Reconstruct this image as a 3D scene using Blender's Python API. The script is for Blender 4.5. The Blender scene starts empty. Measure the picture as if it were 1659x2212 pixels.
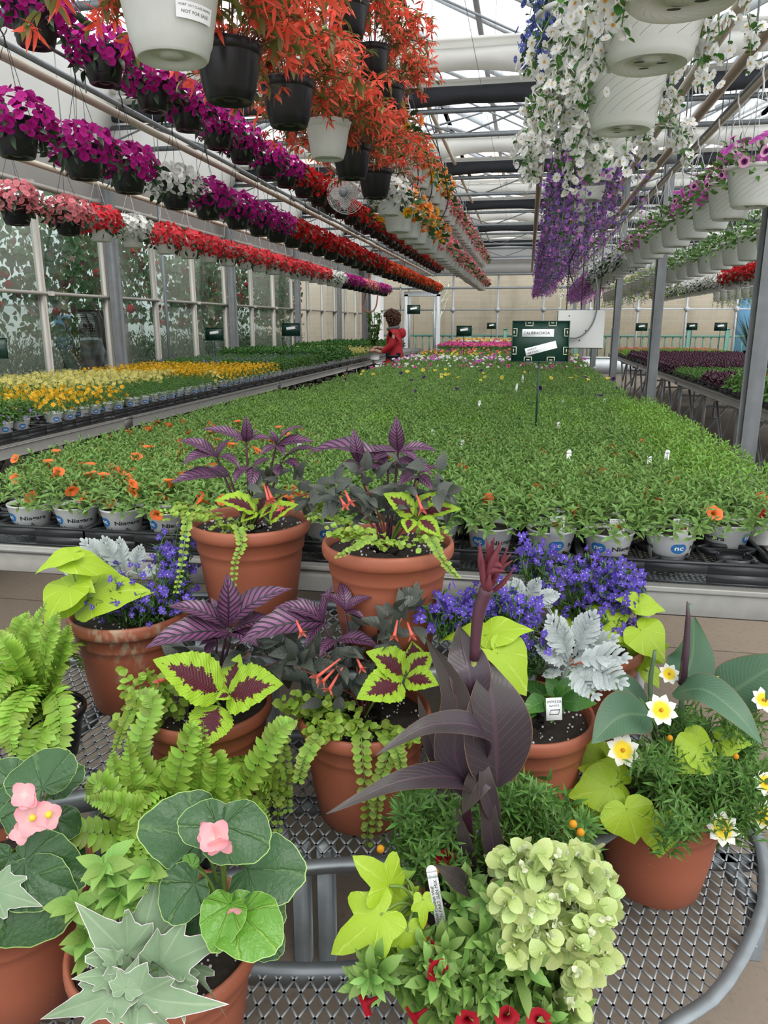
import bpy, math, random
import numpy as np
PI=math.pi
S=bpy.context.scene
COL=S.collection
# ---------------------------------------------------------------- camera, sky, exposure
FPX=1605.0; CX,CY=829.5,1106.0; CH=1.55
PIT=math.radians(14.2); YAW=math.radians(10.6)
cam=bpy.data.cameras.new('camera'); co=bpy.data.objects.new('camera',cam); COL.objects.link(co)
cam.sensor_fit='HORIZONTAL'; cam.sensor_width=36; cam.lens=36*FPX/1659; cam.clip_start=.05; cam.clip_end=300
co.location=(0,0,CH); co.rotation_euler=(PI/2-PIT,0,YAW); S.camera=co
S.view_settings.view_transform='Standard'; S.view_settings.look='None'; S.view_settings.gamma=1; S.view_settings.use_curve_mapping=False
S.view_settings.exposure=0.95
w=bpy.data.worlds.new('overcast'); S.world=w; w.use_nodes=True
bg=w.node_tree.nodes['Background']; bg.inputs[0].default_value=(0.93,0.965,1,1); bg.inputs[1].default_value=1.0
sun=bpy.data.lights.new('sun','SUN'); sun.energy=1.3; sun.angle=math.radians(40); sun.color=(1,.97,.92)
so=bpy.data.objects.new('sun',sun); COL.objects.link(so); so.rotation_euler=(math.radians(32),math.radians(14),math.radians(20))
try:
    S.cycles.max_bounces=7; S.cycles.diffuse_bounces=4; S.cycles.glossy_bounces=2; S.cycles.transparent_max_bounces=12; S.cycles.transmission_bounces=3
    S.cycles.use_denoising=True; S.cycles.caustics_reflective=False; S.cycles.caustics_refractive=False
except Exception: pass
# heading frame: right and forward on the ground
FH=np.array([-math.sin(YAW),math.cos(YAW),0.]); RH=np.array([math.cos(YAW),math.sin(YAW),0.])
def A(px,py,fw):
    """point of the place seen at (px,py) whose ground distance ahead is fw metres"""
    u=(px-CX)/FPX; v=(py-CY)/FPX
    a=math.cos(PIT)-v*math.sin(PIT); d=fw/a
    return RH*(u*d)+FH*fw+np.array([0,0,CH-d*(math.sin(PIT)+v*math.cos(PIT))])
# ---------------------------------------------------------------- node helpers
class NT:
    def __init__(s,name):
        s.m=bpy.data.materials.new(name); s.m.use_nodes=True; s.t=s.m.node_tree; s.t.nodes.clear()
        s.o=s.t.nodes.new('ShaderNodeOutputMaterial')
    def L(s,a,b): s.t.links.new(a,b)
    def put(s,sock,val):
        if isinstance(val,bpy.types.NodeSocket): s.L(val,sock)
        elif val is not None:
            if isinstance(val,(tuple,list)) and len(val)==3 and sock.type=='RGBA': val=(*val,1)
            sock.default_value=val
    def N(s,typ,ins=None,**kw):
        n=s.t.nodes.new('ShaderNode'+typ)
        for k,v in kw.items(): setattr(n,k,v)
        for k,v in (ins or {}).items(): s.put(n.inputs[k],v)
        return n
    def M(s,op,a,b=None,c=None):
        n=s.N('Math',operation=op); s.put(n.inputs[0],a)
        if b is not None: s.put(n.inputs[1],b)
        if c is not None: s.put(n.inputs[2],c)
        return n.outputs[0]
    def mix(s,f,a,b,mode='MIX'):
        n=s.N('Mix',data_type='RGBA',blend_type=mode); s.put(n.inputs[0],f); s.put(n.inputs[6],a); s.put(n.inputs[7],b); return n.outputs[2]
    def step(s,x,a,b):
        n=s.N('MapRange',clamp=True,interpolation_type='SMOOTHSTEP'); s.put(n.inputs[0],x); n.inputs[1].default_value=a; n.inputs[2].default_value=b; return n.outputs[0]
    def noise(s,sc,det=3,vec=None,dim='3D'):
        n=s.N('TexNoise',{'Scale':sc,'Detail':det},noise_dimensions=dim)
        if vec is not None: s.L(vec,n.inputs['Vector'])
        return n.outputs[0]
    def obj(s): return s.N('TexCoord').outputs['Object']
    def uv(s):
        n=s.N('SeparateXYZ'); s.L(s.N('TexCoord').outputs['UV'],n.inputs[0]); return n.outputs[0],n.outputs[1]
    def rand(s): return s.N('NewGeometry').outputs['Random Per Island']
    def bump(s,h,st=.3,dist=.01):
        n=s.N('Bump',{'Strength':st,'Distance':dist}); s.L(h,n.inputs['Height']); return n.outputs[0]
    def pbr(s,col,rough=.5,metal=0,norm=None,spec=.5,trans=0,tcol=None,coat=0):
        p=s.N('BsdfPrincipled',{'Base Color':col,'Roughness':rough,'Metallic':metal,'Specular IOR Level':spec,'Coat Weight':coat})
        if norm is not None: s.L(norm,p.inputs['Normal'])
        sh=p.outputs[0]
        if trans:
            t=s.N('BsdfTranslucent',{'Color':tcol if tcol is not None else col}); x=s.N('MixShader',{0:trans}); s.L(sh,x.inputs[1]); s.L(t.outputs[0],x.inputs[2]); sh=x.outputs[0]
        s.L(sh,s.o.inputs[0]); return s.m
def plain(name,col,rough=.5,metal=0,var=.0,scale=8,bump=0,spec=.5,coat=0,trans=0):
    t=NT(name)
    c=col
    nz=None
    if var or bump: nz=t.noise(scale,4,t.obj())
    if var: c=t.mix(nz,tuple(x*(1-var) for x in col),tuple(min(1,x*(1+var)) for x in col))
    return t.pbr(c,rough,metal,t.bump(nz,bump) if bump else None,spec,trans,coat=coat)
def leafmat(name,col,tip=None,vein=None,nv=7,vs=.35,rough=.45,var=.35,trans=.28,vw=.16,bump=.35):
    """leaf: side veins and midrib from UV, brightness differs from leaf to leaf"""
    t=NT(name); u,v=t.uv()
    au=t.M('ABSOLUTE',t.M('MULTIPLY_ADD',u,2.,-1.))
    c=col
    if tip: c=t.mix(t.step(v,.2,1.),col,tip)
    d=t.M('SUBTRACT',v,t.M('MULTIPLY',au,.22))
    fr=t.M('FRACT',t.M('MULTIPLY',d,float(nv)))
    tri=t.M('ABSOLUTE',t.M('SUBTRACT',fr,.5))
    line=t.M('MAXIMUM',t.step(tri,.5-vw,.5),t.M('SUBTRACT',1.,t.step(au,.02,.12)))
    if vein: c=t.mix(t.M('MULTIPLY',line,vs),c,vein)
    r=t.rand(); oi=t.N('ObjectInfo').outputs['Random']
    h=t.N('HueSaturation',{'Color':c}); t.L(t.M('MULTIPLY_ADD',r,.03,.485),h.inputs['Hue'])
    t.L(t.M('ADD',t.M('MULTIPLY_ADD',r,var,1-var/2),t.M('MULTIPLY_ADD',oi,.16,-.08)),h.inputs['Value'])
    return t.pbr(h.outputs[0],rough,0,t.bump(t.M('SUBTRACT',1.,line),bump,.004) if bump else None,.45,trans)
def polmat(name,col,vein,cen=None,nv=9,vs=.4,var=.25,rough=.45,trans=.28,bump=.4,cr=.35):
    """leaf with veins fanning out from the petiole; cen: own colour of the middle of the blade"""
    t=NT(name); u,v=t.uv(); x=t.M('MULTIPLY_ADD',u,2.,-1.); y=t.M('MULTIPLY_ADD',v,2.,-1.)
    r=t.M('SQRT',t.M('ADD',t.M('MULTIPLY',x,x),t.M('MULTIPLY',y,y))); a=t.M('ARCTAN2',x,y)
    nz=t.noise(9,3)
    tri=t.M('ABSOLUTE',t.M('SUBTRACT',t.M('FRACT',t.M('ADD',t.M('MULTIPLY_ADD',a,nv/(2*PI),.5),t.M('MULTIPLY',nz,.18))),.5))
    line=t.step(tri,.10,.0); c=col
    if cen: c=t.mix(t.step(t.M('ADD',r,t.M('MULTIPLY',t.noise(14,3),.35)),cr+.22,cr+.12),c,cen)
    c=t.mix(t.M('MULTIPLY',line,vs),c,vein)
    h=t.N('HueSaturation',{'Color':c}); t.L(t.M('MULTIPLY_ADD',t.rand(),var,1-var*.5),h.inputs['Value'])
    hh=t.M('SUBTRACT',t.M('MULTIPLY',t.noise(130,3,t.obj()),.9),line)
    return t.pbr(h.outputs[0],rough,0,t.bump(hh,bump,.003),.45,trans)
def petal(name,col,eye=None,e0=.12,e1=.3,edge=None,var=.25,trans=.35,rough=.6):
    t=NT(name); u,v=t.uv(); c=col
    if edge: c=t.mix(t.step(u,.5,1.),col,edge)
    if eye: c=t.mix(t.step(u,e0,e1),eye,c)
    r=t.rand()
    h=t.N('HueSaturation',{'Color':c}); t.L(t.M('MULTIPLY_ADD',r,var,1-var*.5),h.inputs['Value'])
    return t.pbr(h.outputs[0],rough,0,None,.3,trans)
# ---------------------------------------------------------------- mesh builder
class T:
    def __init__(s,v,q=(),t=(),uv=None,mq=0,mt=0):
        s.v=np.asarray(v,float).reshape(-1,3); s.q=np.asarray(q,int).reshape(-1,4); s.t=np.asarray(t,int).reshape(-1,3)
        s.uv=np.zeros((len(s.v),2)) if uv is None else np.asarray(uv,float)
        s.mq=np.full(len(s.q),mq) if np.isscalar(mq) else np.asarray(mq); s.mt=np.full(len(s.t),mt) if np.isscalar(mt) else np.asarray(mt)
    def xf(s,M):
        M=np.asarray(M); return T(s.v@M[:3,:3].T+M[:3,3],s.q,s.t,s.uv,s.mq,s.mt)
    def mat(s,i): return T(s.v,s.q,s.t,s.uv,i,i)
def cat(ts):
    o=0;V=[];Q=[];R=[];U=[];a=[];b=[]
    for t in ts: V.append(t.v);Q.append(t.q+o);R.append(t.t+o);U.append(t.uv);a.append(t.mq);b.append(t.mt);o+=len(t.v)
    return T(np.vstack(V),np.vstack(Q),np.vstack(R),np.vstack(U),np.concatenate(a),np.concatenate(b))
class MB:
    def __init__(s): s.p=[]
    def add(s,t,M=None,mat=None):
        if isinstance(t,MB): t=t.T()
        if mat is not None: t=t.mat(mat)
        if M is None: s.p.append(t); return s
        M=np.asarray(M)
        if M.ndim==2: s.p.append(t.xf(M)); return s
        n=len(M); k=len(t.v)
        if n==0: return s
        v=np.einsum('nij,kj->nki',M[:,:3,:3],t.v)+M[:,None,:3,3]
        off=(np.arange(n)*k)[:,None,None]
        s.p.append(T(v.reshape(-1,3),(t.q[None]+off).reshape(-1,4),(t.t[None]+off).reshape(-1,3),np.tile(t.uv,(n,1)),np.tile(t.mq,n),np.tile(t.mt,n)))
        return s
    def T(s): return cat(s.p)
    def mesh(s,name,mats,smooth=True):
        t=cat(s.p); me=bpy.data.meshes.new(name)
        nv,nq,nt=len(t.v),len(t.q),len(t.t)
        me.vertices.add(nv); me.vertices.foreach_set('co',t.v.ravel().astype(np.float32))
        li=np.concatenate([t.q.ravel(),t.t.ravel()]).astype(np.int32)
        me.loops.add(len(li)); me.loops.foreach_set('vertex_index',li)
        me.polygons.add(nq+nt)
        me.polygons.foreach_set('loop_start',np.concatenate([np.arange(nq)*4,nq*4+np.arange(nt)*3]).astype(np.int32))
        me.polygons.foreach_set('material_index',np.concatenate([t.mq,t.mt]).astype(np.int32))
        uvl=me.uv_layers.new(name='UVMap'); uvl.data.foreach_set('uv',t.uv[li].ravel().astype(np.float32))
        me.update(calc_edges=True)
        if smooth: me.polygons.foreach_set('use_smooth',np.ones(nq+nt,bool))
        for m in (mats if isinstance(mats,(list,tuple)) else [mats]): me.materials.append(m)
        return me
    def build(s,name,mats,parent=None,smooth=True,loc=None):
        return link(name,s.mesh(name,mats,smooth),parent,loc)
def link(name,me,parent=None,loc=None):
    o=bpy.data.objects.new(name,me); COL.objects.link(o)
    if parent is not None: o.parent=parent
    if loc is not None: o.location=loc
    return o
def tag(o,label=None,cat=None,group=None,kind=None):
    if label: o['label']=label
    if cat: o['category']=cat
    if group: o['group']=group
    if kind: o['kind']=kind
    return o
def thing(name,label,cat_,loc=(0,0,0),rz=0,group=None):
    o=link(name,None,None,loc); o.rotation_euler=(0,0,rz); return tag(o,label,cat_,group)
KIDS={}
def reg(root):
    """remember a thing's parts so that copies need no look-ups"""
    KIDS[root.name]=[(c,list(c.children)) for c in root.children]; return root
def dup(root,loc,rz=0,label=None,group=None,scale=1):
    r=root.copy(); COL.objects.link(r); r.location=loc; r.rotation_euler=(0,0,rz); r.scale=(scale,)*3
    if label: r['label']=label
    if group: r['group']=group
    for c,gs in KIDS[root.name]:
        d=c.copy(); COL.objects.link(d); d.parent=r
        for g in gs:
            h=g.copy(); COL.objects.link(h); h.parent=d
    return r
def struct(name,mb,mats,smooth=False,label=None):
    o=mb.build(name,mats,None,smooth); o['kind']='structure'
    if label: o['label']=label
    return o
# ---------------------------------------------------------------- shapes
def nrm(v):
    v=np.asarray(v,float); return v/np.maximum(np.linalg.norm(v,axis=-1,keepdims=True),1e-9)
def frames(p,d,up,sx=1,sy=1,sz=1):
    """matrices with local y along d, local z near up"""
    p=np.atleast_2d(p).astype(float); d=nrm(np.broadcast_to(d,p.shape)); up=np.broadcast_to(np.asarray(up,float),p.shape)
    x=np.cross(d,up); bad=np.linalg.norm(x,axis=1)<1e-4; x=np.where(bad[:,None],np.cross(d,[1.,.02,.01]),x); x=nrm(x); z=np.cross(x,d)
    M=np.zeros((len(p),4,4)); o=np.ones(len(p))
    M[:,:3,0]=x*(o*sx)[:,None]; M[:,:3,1]=d*(o*sy)[:,None]; M[:,:3,2]=z*(o*sz)[:,None]; M[:,:3,3]=p; M[:,3,3]=1
    return M
def TR(x=0,y=0,z=0,rz=0,s=1,rx=0,ry=0):
    c,n=math.cos(rz),math.sin(rz); R=np.array([[c,-n,0],[n,c,0],[0,0,1.]])
    c,n=math.cos(rx),math.sin(rx); R=R@np.array([[1,0,0],[0,c,-n],[0,n,c]])
    c,n=math.cos(ry),math.sin(ry); R=R@np.array([[c,0,n],[0,1,0],[-n,0,c]])
    M=np.eye(4); M[:3,:3]=R*s; M[:3,3]=(x,y,z); return M
def box(x0,y0,z0,x1,y1,z1):
    v=[(x,y,z) for z in (z0,z1) for x,y in ((x0,y0),(x1,y0),(x1,y1),(x0,y1))]
    return T(v,[(3,2,1,0),(4,5,6,7),(0,1,5,4),(1,2,6,5),(2,3,7,6),(3,0,4,7)])
def bbox(x0,y0,z0,x1,y1,z1,b=.004):
    """box with chamfered edges"""
    vs=[];idx={}
    for ix,x in enumerate((x0,x1)):
        for iy,y in enumerate((y0,y1)):
            for iz,z in enumerate((z0,z1)):
                sx,sy,sz=(1-2*ix)*b,(1-2*iy)*b,(1-2*iz)*b
                for k,q in enumerate(((x,y+sy,z+sz),(x+sx,y,z+sz),(x+sx,y+sy,z))): idx[ix,iy,iz,k]=len(vs); vs.append(q)
    I=lambda a,b_,c,k: idx[a,b_,c,k]
    q=[(I(i,0,0,0),I(i,1,0,0),I(i,1,1,0),I(i,0,1,0)) for i in (0,1)]+[(I(0,i,0,1),I(1,i,0,1),I(1,i,1,1),I(0,i,1,1)) for i in (0,1)]+[(I(0,0,i,2),I(1,0,i,2),I(1,1,i,2),I(0,1,i,2)) for i in (0,1)]
    for a in (0,1):
        for b_ in (0,1):
            q+= [(I(0,a,b_,1),I(1,a,b_,1),I(1,a,b_,2),I(0,a,b_,2)),(I(a,0,b_,0),I(a,1,b_,0),I(a,1,b_,2),I(a,0,b_,2)),(I(a,b_,0,0),I(a,b_,1,0),I(a,b_,1,1),I(a,b_,0,1))]
    t=[(I(a,b_,c,0),I(a,b_,c,1),I(a,b_,c,2)) for a in (0,1) for b_ in (0,1) for c in (0,1)]
    return T(vs,q,t)
def bar(p,q,w,h=None,up=(0,0,1)):
    p=np.asarray(p,float);q=np.asarray(q,float); h=h or w
    L=np.linalg.norm(q-p); return box(-w/2,0,-h/2,w/2,L,h/2).xf(frames(p,q-p,up)[0])
def tube(pts,r,n=6,cap=True,closed=False):
    P=np.asarray(pts,float); k=len(P); r=np.broadcast_to(r,(k,)).astype(float)
    d=np.gradient(P,axis=0) if not closed else np.roll(P,-1,0)-np.roll(P,1,0)
    d=nrm(d); up=np.array([0,0,1.]) if abs(d[:,2]).mean()<.8 else np.array([0,1.,0])
    x=nrm(np.cross(d,up)); z=np.cross(x,d)
    a=np.arange(n)*2*PI/n
    V=P[:,None]+r[:,None,None]*(np.cos(a)[None,:,None]*x[:,None]+np.sin(a)[None,:,None]*z[:,None])
    q=[];m=k if closed else k-1
    for i in range(m):
        j=(i+1)%k
        for c in range(n): e=(c+1)%n; q.append((i*n+c,i*n+e,j*n+e,j*n+c))
    V=V.reshape(-1,3); t=[]
    if cap and not closed:
        V=np.vstack([V,P[0],P[-1]]); a0=k*n
        for c in range(n): e=(c+1)%n; t+=[(a0,e,c),(a0+1,(k-1)*n+c,(k-1)*n+e)]
    uv=np.zeros((len(V),2)); uv[:k*n,1]=np.repeat(np.linspace(0,1,k),n); uv[:k*n,0]=.5
    return T(V,q,t,uv)
def spline(pts,n=12):
    P=np.asarray(pts,float); 
    if len(P)==2: return P[0]+(P[1]-P[0])*np.linspace(0,1,n)[:,None]
    Q=np.vstack([2*P[0]-P[1],P,2*P[-1]-P[-2]]); out=[]; k=len(P)-1
    for t in np.linspace(0,k,n):
        i=min(int(t),k-1); f=t-i; a,b,c,d=Q[i:i+4]
        out.append(.5*((2*b)+(c-a)*f+(2*a-5*b+4*c-d)*f*f+(3*b-a-3*c+d)*f**3))
    return np.array(out)
def lathe(prof,n=24,cap0=False,cap1=False):
    k=len(prof); a=np.arange(n)*2*PI/n; V=[];uv=[]; zs=[q[1] for q in prof]; z0=min(zs); zr=(max(zs)-z0) or 1
    for i,(r,z) in enumerate(prof):
        for c in range(n): V.append((r*math.cos(a[c]),r*math.sin(a[c]),z)); uv.append((c/n,(z-z0)/zr))
    q=[(i*n+c,i*n+(c+1)%n,(i+1)*n+(c+1)%n,(i+1)*n+c) for i in range(k-1) for c in range(n)]; t=[]
    for f,i in ((cap0,0),(cap1,k-1)):
        if f: V.append((0,0,prof[i][1])); uv.append((.5,.5)); t+=[(len(V)-1,i*n+c,i*n+(c+1)%n) for c in range(n)]
    return T(V,q,t,uv)
def sphere(r,n=10,m=6,sz=1):
    return lathe([(max(r*math.sin(PI*i/m),1e-4),-r*math.cos(PI*i/m)*sz) for i in range(m+1)],n)
def leafT(wf,n=6,m=1,W=.25,fold=.35,droop=.6,wave=0,nw=3,rimz=0,tw=0):
    """strip leaf, base at 0, chord of length 1 along y; wf(t) half-width factor"""
    ts=np.linspace(0,1,n+1); ph=droop*(.5-ts); dy=np.cos(ph)/n; dz=np.sin(ph)/n
    y=np.concatenate([[0],np.cumsum((dy[:-1]+dy[1:])/2)]); z=np.concatenate([[0],np.cumsum((dz[:-1]+dz[1:])/2)])
    y/=y[-1]; V=[];uv=[];q=[]
    for i,t in enumerate(ts):
        w=W*wf(t)
        for j in range(-m,m+1):
            s=j/m; 
            hz=abs(s)*w*math.sin(fold)+math.sin(nw*2*PI*t+(1.3 if s>0 else 0))*wave*w*s*s-rimz*w*s*s
            V.append((s*w*math.cos(fold)+tw*w*math.sin(t*5),y[i],z[i]+hz)); uv.append((s*.5+.5,t))
    k=2*m+1
    for i in range(n):
        for j in range(k-1): q.append((i*k+j,i*k+j+1,(i+1)*k+j+1,(i+1)*k+j))
    return T(V,q,uv=uv)
def polT(rf,nth=28,rings=(.35,.7,.93,1.),cup=.0,wav=.0,nwav=5,fold=0,seed=0,droop=.25):
    """polar leaf: petiole at 0, tip along +y at 1; rf(th) radius, th from +y; outermost ring takes slot 1"""
    V=[(0,0,0)];q=[];mq=[];nr=len(rings)
    for f in rings:
        for c in range(nth):
            th=c*2*PI/nth; r=rf(th)*f; x=r*math.sin(th); y=r*math.cos(th)
            V.append((x,y,-cup*r*r+wav*r*f*math.sin(nwav*th+seed)+fold*abs(x)-droop*max(y,0)**2))
    for i in range(nr-1):
        for c in range(nth):
            e=(c+1)%nth; a=1+i*nth; b=a+nth; q.append((a+c,b+c,b+e,a+e)); mq.append(1 if i==nr-2 else 0)
    t=[(0,1+(c),1+(c+1)%nth) for c in range(nth)]
    V=np.array(V); uv=V[:,:2]*.5+.5
    return T(V,q,t,uv,np.array(mq),0)
def rheart(tip=1.,w=.52,notch=.16,lobe=.34,back=.28):
    def r(th):
        a=abs((th+PI)%(2*PI)-PI); pts=((0,tip),(.12,tip*.86),(.35,tip*.7),(.8,w*1.22),(1.4,w*1.1),(2.1,lobe*1.35),(2.65,back*1.3),(2.95,notch*1.3),(PI,notch*.6))
        for (a0,r0),(a1,r1) in zip(pts,pts[1:]):
            if a<=a1: f=(a-a0)/(a1-a0); f=f*f*(3-2*f); return r0+(r1-r0)*f
        return pts[-1][1]
    return r
def rpts(pts):
    def r(th):
        a=abs((th+PI)%(2*PI)-PI)
        for (a0,r0),(a1,r1) in zip(pts,pts[1:]):
            if a<=a1: f=(a-a0)/(a1-a0); return r0+(r1-r0)*f
        return pts[-1][1]
    return r
w_ovate=lambda t: math.sin(PI*t**.75)**.9*(1-.25*t)+.01
w_lance=lambda t: (math.sin(PI*t**.85))**1.1+.01
w_obl=lambda t: math.sin(PI*min(1,.08+t*.92)**1.35)**.7+.01
w_ell=lambda t: math.sin(PI*t)**.7+.015
def serr(f,n,a): return lambda t:f(t)*(1-a*((t*n)%1))
def petalsT(n,L,W,cup=.2,seg=3,wf=None,r0=.0,jit=0,rng=random):
    wf=wf or (lambda t:(t**.6)*(1.02-t**5)**.5)
    V=[];uv=[];q=[]
    for k in range(n):
        a=2*PI*k/n+jit*rng.uniform(-1,1); ca,sa=math.cos(a),math.sin(a); o=len(V)
        for i in range(seg+1):
            t=i/seg; r=r0+L*t; h=cup*L*(t**1.5)+.004*L*k
            for s in (-1,1):
                w=W*wf(t)*.5*s; V.append((r*ca-w*sa,r*sa+w*ca,h)); uv.append((t,s*.5+.5))
        for i in range(seg): q.append((o+2*i,o+2*i+1,o+2*i+3,o+2*i+2))
    return T(V,q,uv=uv)
def funnelT(n=10,R=1,depth=1.,lobes=5,flat=.25):
    """trumpet flower opening along +z"""
    V=[];uv=[];q=[]
    for i,(r,z,u) in enumerate(((.1,-depth,0),(.16,-depth*.45,.1),(.3,-depth*.12,.25),(.65,.0,.6),(1.,flat*.25,1.))):
        for c in range(n*2):
            a=c*PI/n; k=1 if i<3 else (1-(.10 if i==4 else .04)*(1-abs(math.sin(lobes*a/2)))**2*2)
            V.append((R*r*k*math.cos(a),R*r*k*math.sin(a),R*z+ (R*.06*math.sin(3*a) if i==4 else 0))); uv.append((u,c/(2*n)))
    for i in range(4):
        for c in range(2*n): e=(c+1)%(2*n); q.append((i*2*n+c,i*2*n+e,(i+1)*2*n+e,(i+1)*2*n+c))
    return T(V,q,uv=uv)
def upf(p,nv,spin=None,s=1,rng=None):
    """matrices with local z along nv"""
    p=np.atleast_2d(p); nv=nrm(np.broadcast_to(nv,p.shape)); r=np.random.RandomState(len(p)*7+3) if rng is None else rng
    x=nrm(np.cross(nv,r.normal(size=p.shape))); y=np.cross(nv,x); M=np.zeros((len(p),4,4)); s=np.broadcast_to(s,(len(p),))
    M[:,:3,0]=x*s[:,None];M[:,:3,1]=y*s[:,None];M[:,:3,2]=nv*s[:,None];M[:,:3,3]=p;M[:,3,3]=1; return M
_tc={}
def textT(s,size=1,bold=False):
    k=(s,size)
    if k not in _tc:
        c=bpy.data.curves.new('t','FONT'); c.body=s; c.size=size; c.resolution_u=3; c.align_x='CENTER'; c.align_y='CENTER'
        if bold: c.offset=size*.02
        o=bpy.data.objects.new('t',c); COL.objects.link(o); dg=bpy.context.evaluated_depsgraph_get(); dg.update()
        me=o.evaluated_get(dg).to_mesh(); V=np.array([v.co[:] for v in me.vertices]); me.calc_loop_triangles()
        t=np.array([tr.vertices[:] for tr in me.loop_triangles]); o.evaluated_get(dg).to_mesh_clear()
        bpy.data.objects.remove(o); bpy.data.curves.remove(c); _tc[k]=T(V,(),t)
    return _tc[k]
# ================================================================ materials
m_alu=plain('aluminium',(.25,.245,.225),.48,.5,.18,25,.05)
m_post=plain('weathered_post',(.14,.15,.155),.55,.3,.3,9,.06)
m_galv=plain('galvanised_steel',(.235,.26,.275),.5,.4,.28,18,.06)
m_mesh=plain('mesh_metal',(.33,.355,.37),.5,.35,.15,30)
m_steel=plain('pale_steel',(.50,.53,.55),.5,.35,.12,6)
m_mull=plain('window_bar',(.47,.44,.40),.5,.3,.08,5)
m_pipe=plain('cream_pipe',(.66,.60,.49),.5,0,.15,9)
m_white=plain('white_paint',(.80,.81,.80),.45,0,.06,4)
m_dark=plain('dark_metal',(.03,.03,.032),.4,0,.3,12)
m_wood=plain('wood_post',(.42,.33,.26),.6,0,.2,20)
m_cloth=plain('white_cloth',(.84,.84,.81),.9,0,.08,3,.2,trans=.5)
m_bcloth=plain('black_cloth',(.045,.05,.06),.85,0,.3,4,.2)
m_blk=plain('black_plastic',(.022,.023,.026),.38,0,.35,14,.04)
m_bpot=plain('black_pot',(.010,.0095,.011),.3,0,.5,30,.02,spec=.4)
m_wpot=plain('white_basket_plastic',(.72,.73,.68),.4,0,.08,20,.03,spec=.4,trans=.18)
m_npot=plain('white_pot',(.80,.81,.80),.35,0,.05,20)
m_soil=plain('potting_soil',(.028,.02,.015),.95,0,.7,60,.9)
m_perl=plain('perlite',(.75,.72,.66),.9)
m_dkgreen=plain('dark_green_plastic',(.014,.05,.035),.35,0,.15,10,.02)
m_paper=plain('paper',(.82,.83,.83),.6)
m_ink=plain('ink',(.012,.012,.014),.6)
m_blue=plain('blue_print',(.03,.16,.42),.4)
m_wire=plain('wire',(.02,.02,.02),.5)
m_wwire=plain('white_wire',(.7,.7,.68),.5)
m_stem=plain('stem_green',(.16,.26,.05),.5,0,.2,20,trans=.1)
m_pstem=plain('stem_purple',(.07,.02,.035),.45,0,.3,20)
m_rstem=plain('stem_red',(.22,.07,.05),.45,0,.3,20)
def terracotta(name,dirt=False):
    t=NT(name); o=t.obj(); c=t.mix(t.noise(5,4,o),(.27,.078,.042),(.34,.105,.055))
    sp=t.step(t.noise(120,2,o),.74,.80); c=t.mix(t.M('MULTIPLY',sp,.45),c,(.55,.42,.34))
    if dirt:
        n=t.N('Mapping',{'Vector':o,'Scale':(1,1,.55),'Rotation':(.5,.3,0)})
        d=t.M('MULTIPLY',t.step(t.noise(14,8,n.outputs[0]),.50,.66),t.step(t.noise(55,5,n.outputs[0]),.42,.6)); c=t.mix(t.M('MULTIPLY',d,.6),c,(.45,.38,.27))
    return t.pbr(c,.5,0,t.bump(t.noise(40,4,o),.04),.4)
m_terra=terracotta('terracotta'); m_terrad=terracotta('muddy_terracotta',True)
def mat_floor():
    t=NT('concrete_floor'); o=t.obj(); n=t.noise(1.1,6,o); w_=t.step(t.noise(.55,3,o),.47,.62)
    c=t.mix(n,(.15,.115,.085),(.27,.22,.17)); c=t.mix(t.M('MULTIPLY',w_,.55),c,(.10,.075,.055))
    c=t.mix(t.M('MULTIPLY',t.step(t.noise(45,4,o),.52,.7),.3),c,(.10,.07,.05))
    b=t.N('TexBrick',{'Vector':o,'Scale':1.,'Mortar Size':.005,'Brick Width':2.4,'Row Height':1.2,'Mortar Smooth':.1,'Color1':(1,1,1,1),'Color2':(.9,.9,.9,1),'Mortar':(.42,.38,.34,1)})
    c=t.mix(1.,c,b.outputs[0],'MULTIPLY')
    r=t.M('MULTIPLY_ADD',w_,-.35,.75)
    return t.pbr(c,r,0,t.bump(t.noise(30,5,o),.2),.4)
m_floor=mat_floor()
def mat_brick():
    t=NT('beige_brick'); o=t.obj(); x=t.N('SeparateXYZ'); t.L(o,x.inputs[0]); cb=t.N('CombineXYZ'); t.L(x.outputs[0],cb.inputs[0]); t.L(x.outputs[2],cb.inputs[1])
    b=t.N('TexBrick',{'Vector':cb.outputs[0],'Scale':1.,'Brick Width':.42,'Row Height':.21,'Mortar Size':.009,'Mortar Smooth':.3,'Color1':(.80,.62,.52,1),'Color2':(.72,.56,.46,1),'Mortar':(.82,.72,.60,1)})
    n=t.N('Mapping',{'Vector':cb.outputs[0],'Scale':(1,.12,1)})
    c=t.mix(t.M('MULTIPLY',t.step(t.noise(1.3,5,n.outputs[0]),.5,.75),.45),b.outputs[0],(.33,.25,.21))
    return t.pbr(c,.85)
m_brick=mat_brick()
def glass(name,tr,tint=(1,1,1),gl=.08):
    t=NT(name); a=t.N('BsdfTransparent',{'Color':tuple(c*tr for c in tint)}); g=t.N('BsdfGlossy',{'Color':(1,1,1),'Roughness':.03})
    lw=t.N('LayerWeight',{'Blend':.12}); f=t.M('MULTIPLY_ADD',lw.outputs['Fresnel'],gl*3,gl*.2)
    m=t.N('MixShader',{0:f}); t.L(a.outputs[0],m.inputs[1]); t.L(g.outputs[0],m.inputs[2]); t.L(m.outputs[0],t.o.inputs[0]); return t.m
m_glass=glass('window_glass',.90,(.95,1,.97)); m_rglass=glass('roof_glass',.97,gl=.01)
def frost():
    t=NT('frosted_panel'); a=t.N('BsdfTranslucent',{'Color':(.85,.9,.9)}); g=t.N('BsdfDiffuse',{'Color':(.72,.76,.77)}); m=t.N('MixShader',{0:.4}); t.L(a.outputs[0],m.inputs[1]); t.L(g.outputs[0],m.inputs[2]); t.L(m.outputs[0],t.o.inputs[0]); return t.m
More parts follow.
